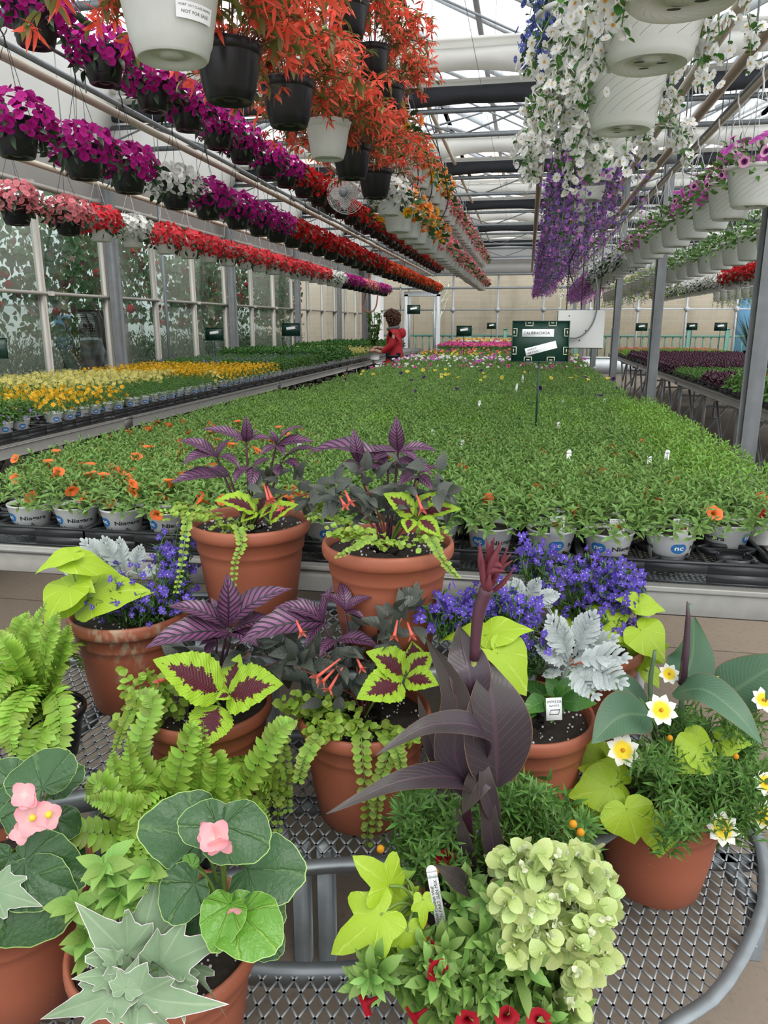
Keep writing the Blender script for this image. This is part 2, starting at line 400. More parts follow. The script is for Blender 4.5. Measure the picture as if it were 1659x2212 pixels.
m_frost=frost()
# foliage and petals
m_calif=leafmat('calibrachoa_leaf',(.13,.25,.05),(.22,.36,.085),(.2,.38,.12),5,.25,.5,.5,.28,bump=0)
m_califar=leafmat('calibrachoa_leaf_yellowish',(.13,.28,.03),(.25,.42,.07),(.25,.4,.12),5,.2,.5,.5,.28,bump=0)
m_dkleaf=leafmat('dark_glossy_leaf',(.035,.085,.025),(.05,.12,.03),(.1,.18,.06),6,.3,.35,.5,.15,bump=0)
m_impleaf=leafmat('impatiens_leaf',(.018,.045,.018),(.03,.07,.025),(.05,.09,.04),6,.3,.35,.5,.12,bump=0)
m_bench=leafmat('bench_leaf',(.07,.16,.03),(.11,.24,.04),None,5,.2,.5,.5,.25,bump=0)
m_fern=leafmat('fern_leaf',(.20,.36,.035),(.30,.47,.06),(.34,.5,.1),3,.2,.45,.55,.3,bump=0)
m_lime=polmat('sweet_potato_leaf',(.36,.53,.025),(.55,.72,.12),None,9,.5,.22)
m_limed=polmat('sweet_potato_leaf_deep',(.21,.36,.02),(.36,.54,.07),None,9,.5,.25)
m_jenny=leafmat('creeping_jenny_leaf',(.22,.36,.04),(.34,.46,.06),(.12,.26,.04),4,.25,.5,.4,.3,bump=0)
m_lic=leafmat('licorice_leaf',(.44,.54,.18),(.52,.61,.26),(.6,.68,.35),5,.25,.85,.22,.25,bump=.2)
m_lict=leafmat('licorice_tip',(.66,.70,.45),(.75,.78,.6),None,5,.1,.9,.1,.2,bump=0)
m_lobl=leafmat('lobelia_leaf',(.045,.12,.03),(.07,.17,.04),None,4,.2,.5,.5,.2,bump=0)
m_bidl=leafmat('bidens_leaf',(.085,.19,.04),(.14,.28,.05),None,4,.2,.5,.5,.25,bump=0)
m_dusty=leafmat('dusty_miller_leaf',(.34,.39,.38),(.46,.51,.50),(.72,.75,.73),7,.4,.9,.2,.1,bump=.5)
m_beg=polmat('begonia_leaf',(.045,.115,.038),(.13,.23,.08),None,7,.45,.35,.38,.15,.9); m_bege=plain('begonia_leaf_edge',(.30,.44,.12),.5)
m_begb=polmat('begonia_leaf_bright',(.12,.30,.03),(.26,.45,.08),None,9,.6,.2,.25,.2,.9)
m_canp=leafmat('purple_canna_leaf',(.045,.030,.042),(.055,.05,.04),(.10,.05,.075),16,.55,.32,.15,.12,.1,.25)
m_cang=leafmat('green_canna_leaf',(.060,.135,.075),(.075,.16,.085),(.20,.30,.17),22,.35,.4,.15,.15,.12,.2)
m_edgep=plain('canna_leaf_edge',(.16,.09,.05),.5)
m_ful=leafmat('fuchsia_leaf',(.045,.065,.05),(.065,.085,.06),(.13,.05,.07),7,.55,.4,.4,.1,.14,.4)
m_jadl=leafmat('begonia_narrow_leaf',(.16,.19,.05),(.27,.20,.07),None,5,.3,.4,.5,.25,bump=0)
m_gleaf=leafmat('impatiens_green_leaf',(.045,.15,.025),(.08,.22,.035),(.18,.34,.08),8,.45,.3,.3,.2,.12,.5)
m_oval=leafmat('snapdragon_leaf',(.18,.36,.06),(.28,.46,.10),(.33,.5,.16),5,.3,.6,.3,.3,bump=.2)
def mat_shield():
    t=NT('persian_shield_leaf'); u,v=t.uv(); au=t.M('ABSOLUTE',t.M('MULTIPLY_ADD',u,2.,-1.))
    d=t.M('SUBTRACT',v,t.M('MULTIPLY',au,.20)); tri=t.M('ABSOLUTE',t.M('SUBTRACT',t.M('FRACT',t.M('MULTIPLY',d,11.)),.5))
    line=t.M('MAXIMUM',t.step(tri,.30,.46),t.M('SUBTRACT',1.,t.step(au,.03,.10)))
    c=t.mix(t.step(au,.5,1.),(.18,.055,.145),(.07,.033,.06)); c=t.mix(t.M('MULTIPLY',t.rand(),.45),c,(.09,.035,.075))
    c=t.mix(line,c,(.018,.022,.022))
    return t.pbr(c,.36,.1,t.bump(t.M('SUBTRACT',1.,line),.8,.004),.6,.06)
m_shield=mat_shield()
def mat_coleus(name='coleus_leaf',full=0):
    t=NT(name); u,v=t.uv(); au=t.M('ABSOLUTE',t.M('MULTIPLY_ADD',u,2.,-1.))
    nz=t.noise(26,3); d=t.M('SUBTRACT',v,t.M('MULTIPLY',au,.25)); tri=t.M('ABSOLUTE',t.M('SUBTRACT',t.M('FRACT',t.M('MULTIPLY',d,7.)),.5))
    tri2=t.M('ABSOLUTE',t.M('SUBTRACT',t.M('FRACT',t.M('MULTIPLY',d,21.)),.5))
    f=t.M('ADD',t.M('ADD',t.M('MULTIPLY',au,1.),t.M('MULTIPLY',nz,.55)),t.M('MULTIPLY',t.M('POWER',t.M('ABSOLUTE',t.M('SUBTRACT',v,.42)),2.),2.6))
    f=t.M('SUBTRACT',f,t.M('MULTIPLY',t.step(tri,.2,.5),.16))
    mask=t.step(f,.70+full,.65+full)
    line=t.step(tri,.42,.5)
    lime=t.mix(t.M('MULTIPLY',line,.5),(.31,.50,.03),(.50,.68,.10)); bur=t.mix(t.M('MULTIPLY',line,.6),(.085,.012,.022),(.17,.03,.05))
    c=t.mix(mask,lime,bur); h=t.N('HueSaturation',{'Color':c}); t.L(t.M('MULTIPLY_ADD',t.rand(),.3,.85),h.inputs['Value'])
    hh=t.M('SUBTRACT',t.M('MULTIPLY',t.step(tri2,.5,.2),.4),line)
    return t.pbr(h.outputs[0],.48,0,t.bump(hh,.6,.004),.4,.2)
m_coleus=mat_coleus(); m_colbur=mat_coleus('coleus_dark_leaf',.45)
def mat_varieg():
    t=NT('variegated_leaf'); u,v=t.uv(); x=t.M('MULTIPLY_ADD',u,2.,-1.); y=t.M('MULTIPLY_ADD',v,2.,-1.); a=t.M('ARCTAN2',x,y)
    tri=t.M('ABSOLUTE',t.M('SUBTRACT',t.M('FRACT',t.M('MULTIPLY_ADD',a,1.4,.5)),.5)); n=t.noise(28,3,t.obj())
    c=t.mix(n,(.15,.25,.13),(.27,.36,.23)); c=t.mix(t.M('MULTIPLY',t.step(tri,.06,.0),.4),c,(.42,.5,.33))
    return t.pbr(c,.7,0,t.bump(t.noise(70,3,t.obj()),.4,.003),.3,.2)
m_var=mat_varieg(); m_vare=plain('variegated_leaf_edge',(.66,.55,.58),.6,0,.2,40)
P={}
def pet(k,*a,**kw): P[k]=petal('petal_'+k,*a,**kw)
pet('magenta',(.54,.010,.25),(.28,.005,.14),.02,.25,(.50,.02,.32)); pet('pink',(.85,.26,.30),(.7,.08,.15),.02,.3,(.88,.36,.38)); pet('red',(.55,.012,.014),(.3,.0,.01),.02,.25)
pet('coral_red',(.74,.035,.055),(.45,.01,.03),.02,.25,(.80,.08,.09)); pet('white',(.84,.84,.80),(.6,.62,.4),.02,.15); pet('orange_red',(.80,.09,.02),(.5,.03,.01),.02,.2)
pet('coral',(.92,.125,.075),None,edge=(.95,.19,.13),trans=.45); pet('orange',(.88,.30,.05),(.8,.2,.03),.1,.4,(.92,.42,.12)); pet('salmon',(.88,.30,.17),None,edge=(.9,.42,.28)); pet('gold',(.88,.52,.03),(.85,.35,.02),.1,.4)
pet('rose',(.80,.12,.17),None,edge=(.88,.28,.3)); pet('bacopa',(.82,.82,.80),(.75,.45,.05),.10,.2); pet('purple',(.25,.12,.42),(.14,.05,.3),.1,.3,(.34,.18,.52)); pet('mauve',(.55,.16,.52),(.8,.7,.8),.05,.2)
pet('petunia',(.52,.07,.42),(.72,.6,.6),.10,.28,(.62,.14,.52)); pet('petunia_eye',(.80,.36,.58),(.12,.01,.1),.35,.6,(.85,.45,.65)); pet('blue',(.10,.13,.42),(.8,.8,.9),.05,.2)
pet('cali',(.84,.155,.035),(.42,.12,.01),.15,.42,(.86,.20,.06),trans=.25); pet('cali_red',(.42,.01,.025),(.25,.0,.01),.2,.5); pet('cali_pink',(.72,.10,.34),(.3,.02,.12),.2,.5); pet('cali_yellow',(.82,.66,.08)); pet('dark_violet',(.06,.02,.11))
pet('lobelia',(.13,.09,.46),(.85,.85,.95),.06,.17,(.17,.09,.62)); pet('bidens',(.86,.86,.78),(.86,.66,.03),.38,.68); pet('bid_gold',(.88,.50,.02),(.8,.4,.01),.1,.4); pet('bid_cream',(.85,.83,.38),(.85,.65,.06),.3,.6)
pet('campanula',(.30,.20,.55),(.5,.4,.7),.05,.3); pet('beg_pink',(.85,.45,.47),(.9,.6,.55),.05,.4,(.88,.34,.40)); pet('fuchsia',(.80,.18,.13),edge=(.85,.3,.2)); pet('canna_bud',(.20,.045,.06),edge=(.55,.06,.06)); pet('disc',(.72,.34,.02))
# ================================================================ the setting
XW=-5.3; XP=1.42; YE=25.2; FR=[5.2+3.92*k for k in range(6)]; FR[0]=5.1; FR=[5.1+3.92*k for k in range(6)]
struct('floor',MB().add(box(-6.2,-3,-.12,9.5,27,0)),m_floor)
struct('ground_outside',MB().add(box(-30,-3,-.16,-6.2,60,-.04)).add(box(-6.2,27,-.16,30,60,-.04)),plain('outside_ground',(.34,.32,.27),.9,0,.2,2))
# left glass wall
mb=MB(); yy=[1.18+1.3067*k for k in range(-2,20)]
for y in yy:
    if y<YE: mb.add(bbox(XW-.03,y-.028,0,XW+.045,y+.028,3.05,.004))
for z,h in ((.55,.05),(1.88,.035),(3.0,.05)): mb.add(box(XW-.035,-1.5,z-h/2,XW+.055,YE,z+h/2))
for y in yy:
    if y<YE: mb.add(bbox(XW+.05,y+.05,1.855,XW+.066,y+.15,1.905,.003))
mb.add(box(XW-.05,-1.5,0,XW+.03,YE,.5))
struct('wall_left',mb,m_mull)
k=0
for i in range(0,len(yy)-3,3):
    if yy[i]>YE: break
    k+=1; struct('window_%d'%k,MB().add(box(XW-.004,yy[i],.55,XW,min(yy[i+3],YE),3.0)),m_glass)
struct('trim_1',MB().add(box(XW-.06,-1.5,3.05,XW-.02,YE,4.3)).add(bbox(XW-.1,-1.5,3.55,XW+.12,YE,3.75,.02)),m_white,label='white panel band above the side glazing')
mb=MB()
for y in FR: mb.add(bbox(-5.21,y-.06,0,-5.09,y+.06,4.25,.008))
o=struct('column_left',mb,m_post)
mb=MB()
for y in FR: mb.add(bbox(XP-.055,y-.055,0,XP+.055,y+.055,4.3,.01)).add(box(XP-.09,y-.09,0,XP+.09,y+.09,.012)).add(box(XP-.058,y-.058,3.2,XP+.058,y+.058,3.36))
struct('column_right',mb,m_post)
mb=MB()
for y in FR: mb.add(bbox(8.1,y-.055,0,8.2,y+.055,4.3,.01))
struct('column_far',mb,m_galv)
struct('drain_pipe',MB().add(tube([(-5.02,10.15,.0),(-5.05,10.15,3.2)],.022,8)),m_galv)
# gable roofs: rafters, purlins, glass
GZ=4.35; RZ=5.95
mb=MB(); ml=MB()
for xa,xb in ((XW,XP),(XP,8.15)):
    xm=(xa+xb)/2
    for i in range(14):
        y=3.2+1.96*i-.06
        if y>YE: break
        h=.10 if i%2==1 else .06
        mb.add(bar((xa,y,GZ),(xm,y,RZ),.045,h)).add(bar((xb,y,GZ),(xm,y,RZ),.045,h))
    for f in (0,.33,.66,1,):
        for s_,e_ in ((xa,xm),(xb,xm)):
            x=s_+(e_-s_)*f; z=GZ+(RZ-GZ)*f
            mb.add(box(x-.035,-1,z-.04,x+.035,YE,z+.03))
    mb.add(box(xa-.1,-1,GZ-.14,xa+.1,YE,GZ-.04)); mb.add(tube([(xm,-1,RZ-.62),(xm,YE,RZ-.62)],.022,6))
    for i in range(12):   # rack and pinion vent gear
        y=4.2+1.96*i
        if y<YE: ml.add(box(xm-.03,y-.02,RZ-.75,xm+.03,y+.02,RZ-.25)).add(bar((xm,y,RZ-.62),(xm+.9,y,RZ-.42),.03))
struct('roof_frame',mb,m_steel); struct('vent_gear',ml,m_galv)
mb=MB()
for xa,xb in ((XW,XP),(XP,8.15)):
    xm=(xa+xb)/2; mb.add(T([(xa,-1,GZ+.06),(xm,-1,RZ+.06),(xm,YE,RZ+.06),(xa,YE,GZ+.06),(xb,-1,GZ+.06),(xb,YE,GZ+.06)],[(0,1,2,3),(1,4,5,2)]))
struct('roof_glazing',mb,m_rglass)
# frame trusses with rolled shade cloths
mb=MB(); c1=MB(); c2=MB(); arch=MB()
rn=np.random.RandomState(3)
def roll(x0,x1,y,z,ry,rz_,sag=.03):
    xs=np.linspace(x0,x1,26); pr=[]
    V=[];q=[]
    for i,x in enumerate(xs):
        s=sag*(1-abs(math.sin(x*2.1)))+rn.uniform(-.008,.008)
        for a in np.arange(10)*2*PI/10:
            V.append((x,y+ry*math.cos(a)*(1+.1*math.sin(x*5+a)),z+rz_*math.sin(a)-(s if math.sin(a)<0 else 0)))
    for i in range(25):
        for c in range(10): e=(c+1)%10; q.append((i*10+c,i*10+e,i*10+10+e,i*10+10+c))
    return T(V,q)
for y in FR[0:]:
    for xa,xb in ((XW,XP),(XP,8.15)):
        mb.add(tube([(xa,y,3.83),(xb,y,3.83)],.028,6)).add(tube([(xa,y,3.58),(xb,y,3.58)],.028,6))
        n=9; xs=np.linspace(xa,xb,n+1)
        for i in range(n): mb.add(tube([(xs[i],y,3.83 if i%2 else 3.58),(xs[i+1],y,3.58 if i%2 else 3.83)],.011,5))
        xm=(xa+xb)/2
        mb.add(tube([(xa,y,3.8),(xm,y,RZ-.62)],.014,5)).add(tube([(xb,y,3.8),(xm,y,RZ-.62)],.014,5)).add(box(xm-.05,y-.03,3.58,xm+.05,y+.03,4.5))
        arch.add(tube(spline([(xa+1.2,y,GZ+.32),(xm-.6,y,RZ-.58),(xm,y,RZ-.44),(xm+.6,y,RZ-.58),(xb-1.2,y,GZ+.32)],16),.04,8))
        c1.add(roll(xa+.1,xb-.1,y-.32,4.24,.11,.10,.10)).add(box(xa+.05,y-.46,4.37,xb-.05,y-.2,4.40))
        c2.add(roll(xa+.1,xb-.1,y-.02,3.98,.12,.085,.03)); c1.add(box(xa+.05,y-.18,4.07,xb-.05,y+.12,4.095))
struct('truss',mb,m_galv); struct('arch_pipe',arch,m_steel)
tag(c1.build('white_shade_cloth',m_cloth),kind='structure'); tag(c2.build('black_shade_cloth',m_bcloth),kind='structure')
mb=MB()
for y in np.arange(9.2,24,1.96):
    for x in (-3.9,-3.1,-2.2,-1.2,-.5,.6,2.6,3.6): mb.add(tube([(x,y,4.0),(x+.02,y,5.2)],.003,3))
for x in (-3.6,-1.9,-.6,.7,2.4,3.4,5): mb.add(tube([(x,3,4.02),(x,YE,4.02)],.003,3))
struct('roof_cable',mb,m_galv)
# sloping white side curtain above left rows
mb=MB().add(T([(-5.2,-1,3.6),(-4.7,-1,4.25),(-4.7,YE,4.25),(-5.2,YE,3.6)],[(0,1,2,3)]))
struct('side_curtain',mb,m_cloth)
# hanging pipes along the house
def pipe(name,x,z,r,m,y0=-1,y1=24.5):
    o=struct(name,MB().add(tube([(x,y,z) for y in np.linspace(y0,y1,9)],r,8)),m,True); return o
for i,(x,z,r,m) in enumerate(((-2.98,3.02,.03,m_pipe),(-3.06,3.13,.02,m_galv),(-4.42,2.95,.028,m_pipe),(-2.62,3.55,.028,m_pipe),(-1.52,3.42,.032,m_pipe),(-1.25,4.02,.028,m_pipe),
   (.06,3.12,.034,m_wood),(.82,3.15,.032,m_pipe),(.99,3.12,.036,m_pipe),(1.18,3.05,.034,m_wood),(1.27,2.93,.028,m_pipe),(2.0,3.0,.03,m_pipe),(.66,3.2,.026,m_wood),(3.4,3.0,.028,m_pipe))): pipe('hanging_pipe',x,z,r,m)
mb=MB()
for x,z in ((-2.98,3.02),(-4.42,2.95),(-2.62,3.55),(-1.52,3.42),(.06,3.12),(.99,3.12),(1.2,3.05),(2.0,3.0),(3.4,3.0),(-1.25,4.02)):
    for y in np.arange(3.1,24,1.96): mb.add(tube([(x,y,z),(x,y,4.1)],.006,4))
struct('pipe_hanger',mb,m_galv)
# end wall
mb=MB()
for i in range(11):
    x=-5.3+1.45*i-.02
    mb.add(box(x-.03,YE-.03,0,x+.03,YE+.05,3.1))
    for z in (2.0,): mb.add(box(x-.07,YE-.06,z-.07,x+.07,YE-.03,z+.07))
for z,h in ((.5,.06),(2.0,.05),(2.68,.07),(3.1,.08)): mb.add(box(-5.3,YE-.035,z-h/2,9,YE+.055,z+h/2))
mb.add(box(-5.3,YE-.05,0,9,YE+.05,.45))
struct('wall_back',mb,m_steel)
struct('window_20',MB().add(box(-5.3,YE,.5,9,YE+.006,3.1)),m_glass)
struct('trim_2',MB().add(box(-5.4,YE-.05,3.14,9,YE,3.5)).add(bbox(-5.4,YE-.25,3.5,9,YE,3.62,.02)).add(box(-5.4,YE-.02,3.62,9,YE+.02,4.4)),m_white,label='white band over the end wall')
struct('gable_end',MB().add(T([(-5.3,YE,4.4),(XP,YE,4.4),(-1.94,YE,RZ),(8.15,YE,4.4),(4.78,YE,RZ)],(),[(0,1,2),(1,3,4)])),m_frost)
struct('corner_column',MB().add(bbox(-5.26,24.2,0,-5.0,24.4,3.6,.01)),m_dark); struct('corner_panel',MB().add(bbox(-5.25,24.9,0,-4.7,25.05,3.4,.01)).add(box(-5.12,24.88,0,-5.06,24.9,3.4)),m_white)
# end door
mb=MB()
for a,b in (((-4.02,0),(-3.88,2.5)),((-2.96,0),(-2.82,2.5))): mb.add(bbox(a[0],YE-.12,0,b[0],YE-.04,b[1],.01))
mb.add(bbox(-4.02,YE-.12,2.42,-2.82,YE-.04,2.58,.01)).add(tube(spline([(-4.12,YE-.2,0),(-4.12,YE-.2,2.55),(-4.0,YE-.2,2.68),(-2.9,YE-.2,2.70)],20),.035,8)).add(box(-3.88,YE-.1,0,-2.96,YE-.06,.35))
for x in (-3.85,-3.02): mb.add(box(x-.04,YE-.11,.3,x+.04,YE-.05,2.42))
d=struct('door_1',mb,m_steel); 
struct('door_2',MB().add(box(8.3,32.9,0,9.5,32.98,3.2)),plain('blue_door',(.10,.28,.5),.5))
# outside
struct('building_wall',MB().add(box(-16,33,-.1,24,33.4,9)),m_brick)
m_gf=plain('green_paint',(.10,.24,.20),.5,0,.1,6); mb=MB()
for i in range(15):
    x=-6+1.3*i; mb.add(bbox(x-.07,28.9,0,x+.07,29.04,1.36,.01)).add(bbox(x-.09,28.88,1.36,x+.09,29.06,1.4,.01))
    for j in range(1,5): mb.add(box(x+j*.26-.025,28.95,.3,x+j*.26+.025,28.99,1.1))
for z in (.3,1.12): mb.add(box(-6,28.93,z-.04,13,29.01,z+.04))
tag(mb.build('garden_fence',m_gf,None,False),'green railing fence outside the end glazing','fence')
def bare_tree(x,y,h,label):
    mb=MB(); r=random.Random(int(x*10)); m=plain('pale_bark',(.66,.62,.5),.8,0,.25,9)
    def br(p,d,L,rad,dep):
        pts=[p]
        for i in range(4): d=nrm(d+np.array([r.uniform(-.4,.4),r.uniform(-.2,.2),.12])*(.2 if dep==3 else 1)); pts.append(pts[-1]+d*L/4)
        mb.add(tube(pts,np.linspace(rad,rad*.6,5),6))
        if dep:
            for k in range(3 if dep>1 else 2):
                a=r.uniform(-1,1); br(pts[2+k%3],nrm(np.array([.8*math.cos(a*3),.4*math.sin(a*5),1.])),L*.5,rad*.5,dep-1)
    br(np.array([x,y,-.05]),np.array([0.02,0,1.]),h*.75,.06,3)
    tag(mb.build('bare_tree',m),label,'tree')
bare_tree(-3.75,30.6,2.9,'pale bare tree with forked limbs seen through the end door'); bare_tree(1.1,31,3.0,'thin pale bare tree standing before the brick building')
# neighbouring house seen through the side glass
nm=MB().add(box(-10.6,-2,0,-10.5,30,3.6))
struct('neighbour_wall',nm,m_frost)
mb=MB()
for y in np.arange(0,30,1.5): mb.add(box(-10.45,y-.03,0,-10.38,y+.03,4.5)).add(bar((-10.4,y,4.3),(-5.4,y,4.6),.05,.08))
mb.add(box(-10.45,-2,1.9,-10.38,30,1.97))
struct('neighbour_frame',mb,m_steel)
# ================================================================ small building blocks
ORD=['first','second','third','fourth','fifth','sixth','seventh','eighth','ninth','tenth','eleventh','twelfth','thirteenth','fourteenth','fifteenth','sixteenth','seventeenth','eighteenth','nineteenth']
def bend(t,R,a0,z0,e=.0006,taper=0):
    """wrap a flat figure round an upright cone facing -y"""
    x,y=t.v[:,0],t.v[:,1]; r=R+taper*(z0+y)+e; a=a0+x/R
    return T(np.stack([r*np.sin(a),-r*np.cos(a),z0+y],1),t.q,t.t,t.uv,t.mq,t.mt)
def discT(r,n=20):
    V=[(0,0,0)]+[(f*r*math.cos(2*PI*c/n),f*r*math.sin(2*PI*c/n),0) for f in (.5,1) for c in range(n)]
    return T(V,[(1+c,1+n+c,1+n+(c+1)%n,1+(c+1)%n) for c in range(n)],[(0,1+c,1+(c+1)%n) for c in range(n)])
def rectT(w,h,nx=1,ny=1):
    V=[(-w/2+w*i/nx,-h/2+h*j/ny,0) for j in range(ny+1) for i in range(nx+1)]
    return T(V,[(j*(nx+1)+i,j*(nx+1)+i+1,(j+1)*(nx+1)+i+1,(j+1)*(nx+1)+i) for j in range(ny) for i in range(nx)],uv=[(i/nx,j/ny) for j in range(ny+1) for i in range(nx+1)])
def cells(xs,zs,hole,y0,y1):
    mb=MB()
    for i in range(len(xs)-1):
        for j in range(len(zs)-1):
            if not hole(i,j): mb.add(box(xs[i],y0,zs[j],xs[i+1],y1,zs[j+1]))
    return mb
RX_up=np.array([[1,0,0,0],[0,0,-1,0],[0,1,0,0],[0,0,0,1.]])   # flat xy figure -> upright, facing -y
leaf_s=leafT(w_ell,2,1,.17,.3,.6); leaf_m=leafT(w_ovate,4,1,.26,.35,.8); leaf_n=leafT(w_lance,4,1,.14,.35,.8); leaf_r=leafT(w_ell,3,1,.42,.15,.3)
def shootT(n=9,L=.032,spread=.9,rng=None,height=.03,leaf=leaf_s):
    r=rng or np.random.RandomState(1); a=np.arange(n)*2.4; t=np.linspace(0,1,n); el=.15+spread*t
    d=np.stack([np.cos(a)*np.cos(el),np.sin(a)*np.cos(el),np.sin(el)],1); p=np.stack([0*t,0*t,-height*(1-t)],1)
    s=L*(1-.45*t)*r.uniform(.85,1.15,n)
    return MB().add(leaf,frames(p,d,(0,0,1.),s,s,s)).T()
def dome(n,rx,rz,zc,rng,lo=-.2,hi=1.,jit=.1):
    """points and outward normals spread over the upper part of an ellipsoid"""
    i=np.arange(n)+.5; z=hi-(hi-lo)*i/n; a=i*2.39996+rng.uniform(0,6)+rng.uniform(-.15,.15,n); r=np.sqrt(np.maximum(0,1-np.clip(z,-1,1)**2))
    k=1+rng.uniform(-jit,jit,n)
    p=np.stack([rx*r*np.cos(a)*k,rx*r*np.sin(a)*k,zc+rz*z*k],1); nv=nrm(np.stack([r*np.cos(a)/rx,r*np.sin(a)/rx,z/rz],1))
    return p,nv
def tilt(nv,rng,s=.3): return nrm(nv+rng.normal(size=nv.shape)*s)
# ================================================================ hanging baskets
def swirl():
    t=NT('swirled_white_plastic'); u,v=t.uv()
    f=t.M('ABSOLUTE',t.M('SUBTRACT',t.M('FRACT',t.M('ADD',t.M('MULTIPLY',u,16.),t.M('MULTIPLY',t.M('POWER',v,1.2),-7.))),.5))
    ln=t.M('MULTIPLY',t.step(f,.025,.012),t.M('MULTIPLY',t.step(v,.17,.18),t.step(v,.86,.85)))
    c=t.mix(ln,(.72,.73,.68),(.16,.16,.14)); return t.pbr(c,.4,0,t.bump(t.M('SUBTRACT',1.,ln),.4,.002),.4,.18)
m_swirl=swirl()
def basket_pot(kind,par,rng):
    R=.13
    if kind=='swirl': prof=[(.085,.0),(.098,.012),(.100,.030),(.104,.034),(.126,.172),(.128,.176),(.138,.178),(.139,.192),(.134,.196),(.127,.194),(.122,.165)]; m=m_swirl
    else: prof=[(.084,.0),(.090,.005),(.097,.030),(.100,.034),(.122,.155),(.124,.160),(.127,.163),(.130,.176),(.135,.190),(.134,.196),(.128,.196),(.124,.17)]; m=m_bpot if kind=='black' else m_wpot
    mb=MB().add(lathe(prof,28)).add(lathe([(.001,.006),(.028,.006),(.030,.012),(.055,.012),(.058,.004),(.085,.0)],28))
    p=mb.build('basket_pot',m,par)
    if kind=='swirl':
        h=MB()
        for a in (0,1.9,3.9): h.add(T(discT(.008,8).v*np.array([1.6,.8,1]),discT(.008,8).q,discT(.008,8).t).xf(TR(.03*math.cos(a),.03*math.sin(a),.0035,rx=PI)))
        h.build('drain_hole',m_dark,p)
    MB().add(lathe([(.001,.172),(.124,.168)],20)).build('soil',m_soil,par)
    return p
def hanger(par,white=False,h=.47,drip=True):
    mb=MB(); m=m_wwire if white else m_wire; r=.0022 if white else .0018
    for a in (.5,2.6,4.7): mb.add(tube([(.13*math.cos(a),.13*math.sin(a),.19),(.02*math.cos(a),.02*math.sin(a),.19+h*.72),(0,0,.19+h*.8)],r,4))
    mb.add(tube(spline([(0,0,.19+h*.74),(.004,0,.19+h*.86),(.02,0,.19+h*.93),(.016,0,.19+h*1.02),(0,0,.19+h*1.04),(-.016,0,.19+h)],12),.0045 if not white else .005,5))
    return mb.build('hanger',m,par)
def f_impatiens(par,c,rng,R=.205):
    p,nv=dome(150,R,.135,.19,rng,-.72,1.,.12); nv2=tilt(nv+[0,0,-.12],rng,.4)
    fl=petalsT(5,1,1.05,.10,2,lambda t:.35+.75*math.sin(PI*min(t,.9)*.62))
    MB().add(fl,upf(p,nv2,s=rng.uniform(.021,.030,150),rng=rng)).build('flowers',P[c],par)
    p,nv=dome(70,R*.93,.11,.18,rng,-1.0,.6,.15); d=nrm(nv*[1,1,.2]+[0,0,-.55]+rng.normal(size=nv.shape)*.3); s=rng.uniform(.055,.085,70)
    MB().add(leaf_m,frames(p,d,nv,s,s,s)).build('foliage',m_impleaf,par)
def f_boliv(par,c,rng):
    st=MB();lf=MB();fl=MB(); pet4=petalsT(4,1,.34,.9,3,w_lance)
    for k in range(58):
        a=rng.uniform(0,2*PI); el=rng.uniform(.15,1.35); L=rng.uniform(.20,.37)
        d=np.array([math.cos(a)*math.cos(el),math.sin(a)*math.cos(el),math.sin(el)]); b=np.array([.06*math.cos(a),.06*math.sin(a),.17])
        pts=spline([b,b+d*L*.55,b+d*L*.95+[0,0,-.05*L],b+d*L*1.1+np.array([d[0],d[1],0])*.08+[0,0,-.22*L]],9)
        st.add(tube(pts,.0022,4,False))
        for i in range(2,9):
            for _ in range(2):
                q=pts[i]; dd=nrm(rng.normal(size=3)*[.7,.7,.35]+nrm(pts[i]-pts[i-1])*.9+[0,0,-.35]); s=rng.uniform(.05,.09)
                lf.add(leaf_n,frames(q,dd,(0,0,1.),s,s,s))
        for i in (5,6,7,8,8):
            q=pts[i]+rng.normal(size=3)*.022; dd=nrm(rng.normal(size=3)*[.6,.6,.4]+[d[0]*.5,d[1]*.5,-.75])
            fl.add(pet4,upf(q,dd,s=rng.uniform(.034,.050),rng=rng))
    st.build('stems',m_rstem,par); lf.build('foliage',m_jadl,par); fl.build('flowers',P[c],par)
def f_tuber(par,c,rng,big=True):
    n=20 if big else 60
    ros=MB()
    for k,(s,cu) in enumerate(((1,.25),(.8,.6),(.55,1.1))): ros.add(petalsT(6,1,.95,cu,3),TR(s=s,rz=k*.5))
    ros=ros.T() if big else petalsT(5,1,.75,.5,3)
    p,nv=dome(n,.19,.13,.2,rng,-.75,.95,.22); d=nrm(nv+[0,0,-.35]+rng.normal(size=nv.shape)*.25)
    k=rng.uniform(size=n)<.72
    cs=[c,'gold' if c=='orange' else c]
    if big:
        for i in range(n): MB().add(ros,upf(p[i],d[i],s=rng.uniform(.038,.056),rng=rng)).build('flower',P[cs[0] if k[i] else cs[1]],par)
    else: MB().add(ros,upf(p,d,s=rng.uniform(.028,.040,n),rng=rng)).build('flowers',P[c],par)
    p,nv=dome(60,.17,.12,.18,rng,-.5,1.,.2); d=nrm(nv*[1,1,.3]+[0,0,-.25]+rng.normal(size=nv.shape)*.3); s=rng.uniform(.06,.10,60)
    MB().add(leafT(w_ovate,4,1,.30,.3,.9),frames(p,d,nv,s,s,s)).build('foliage',m_dkleaf,par)
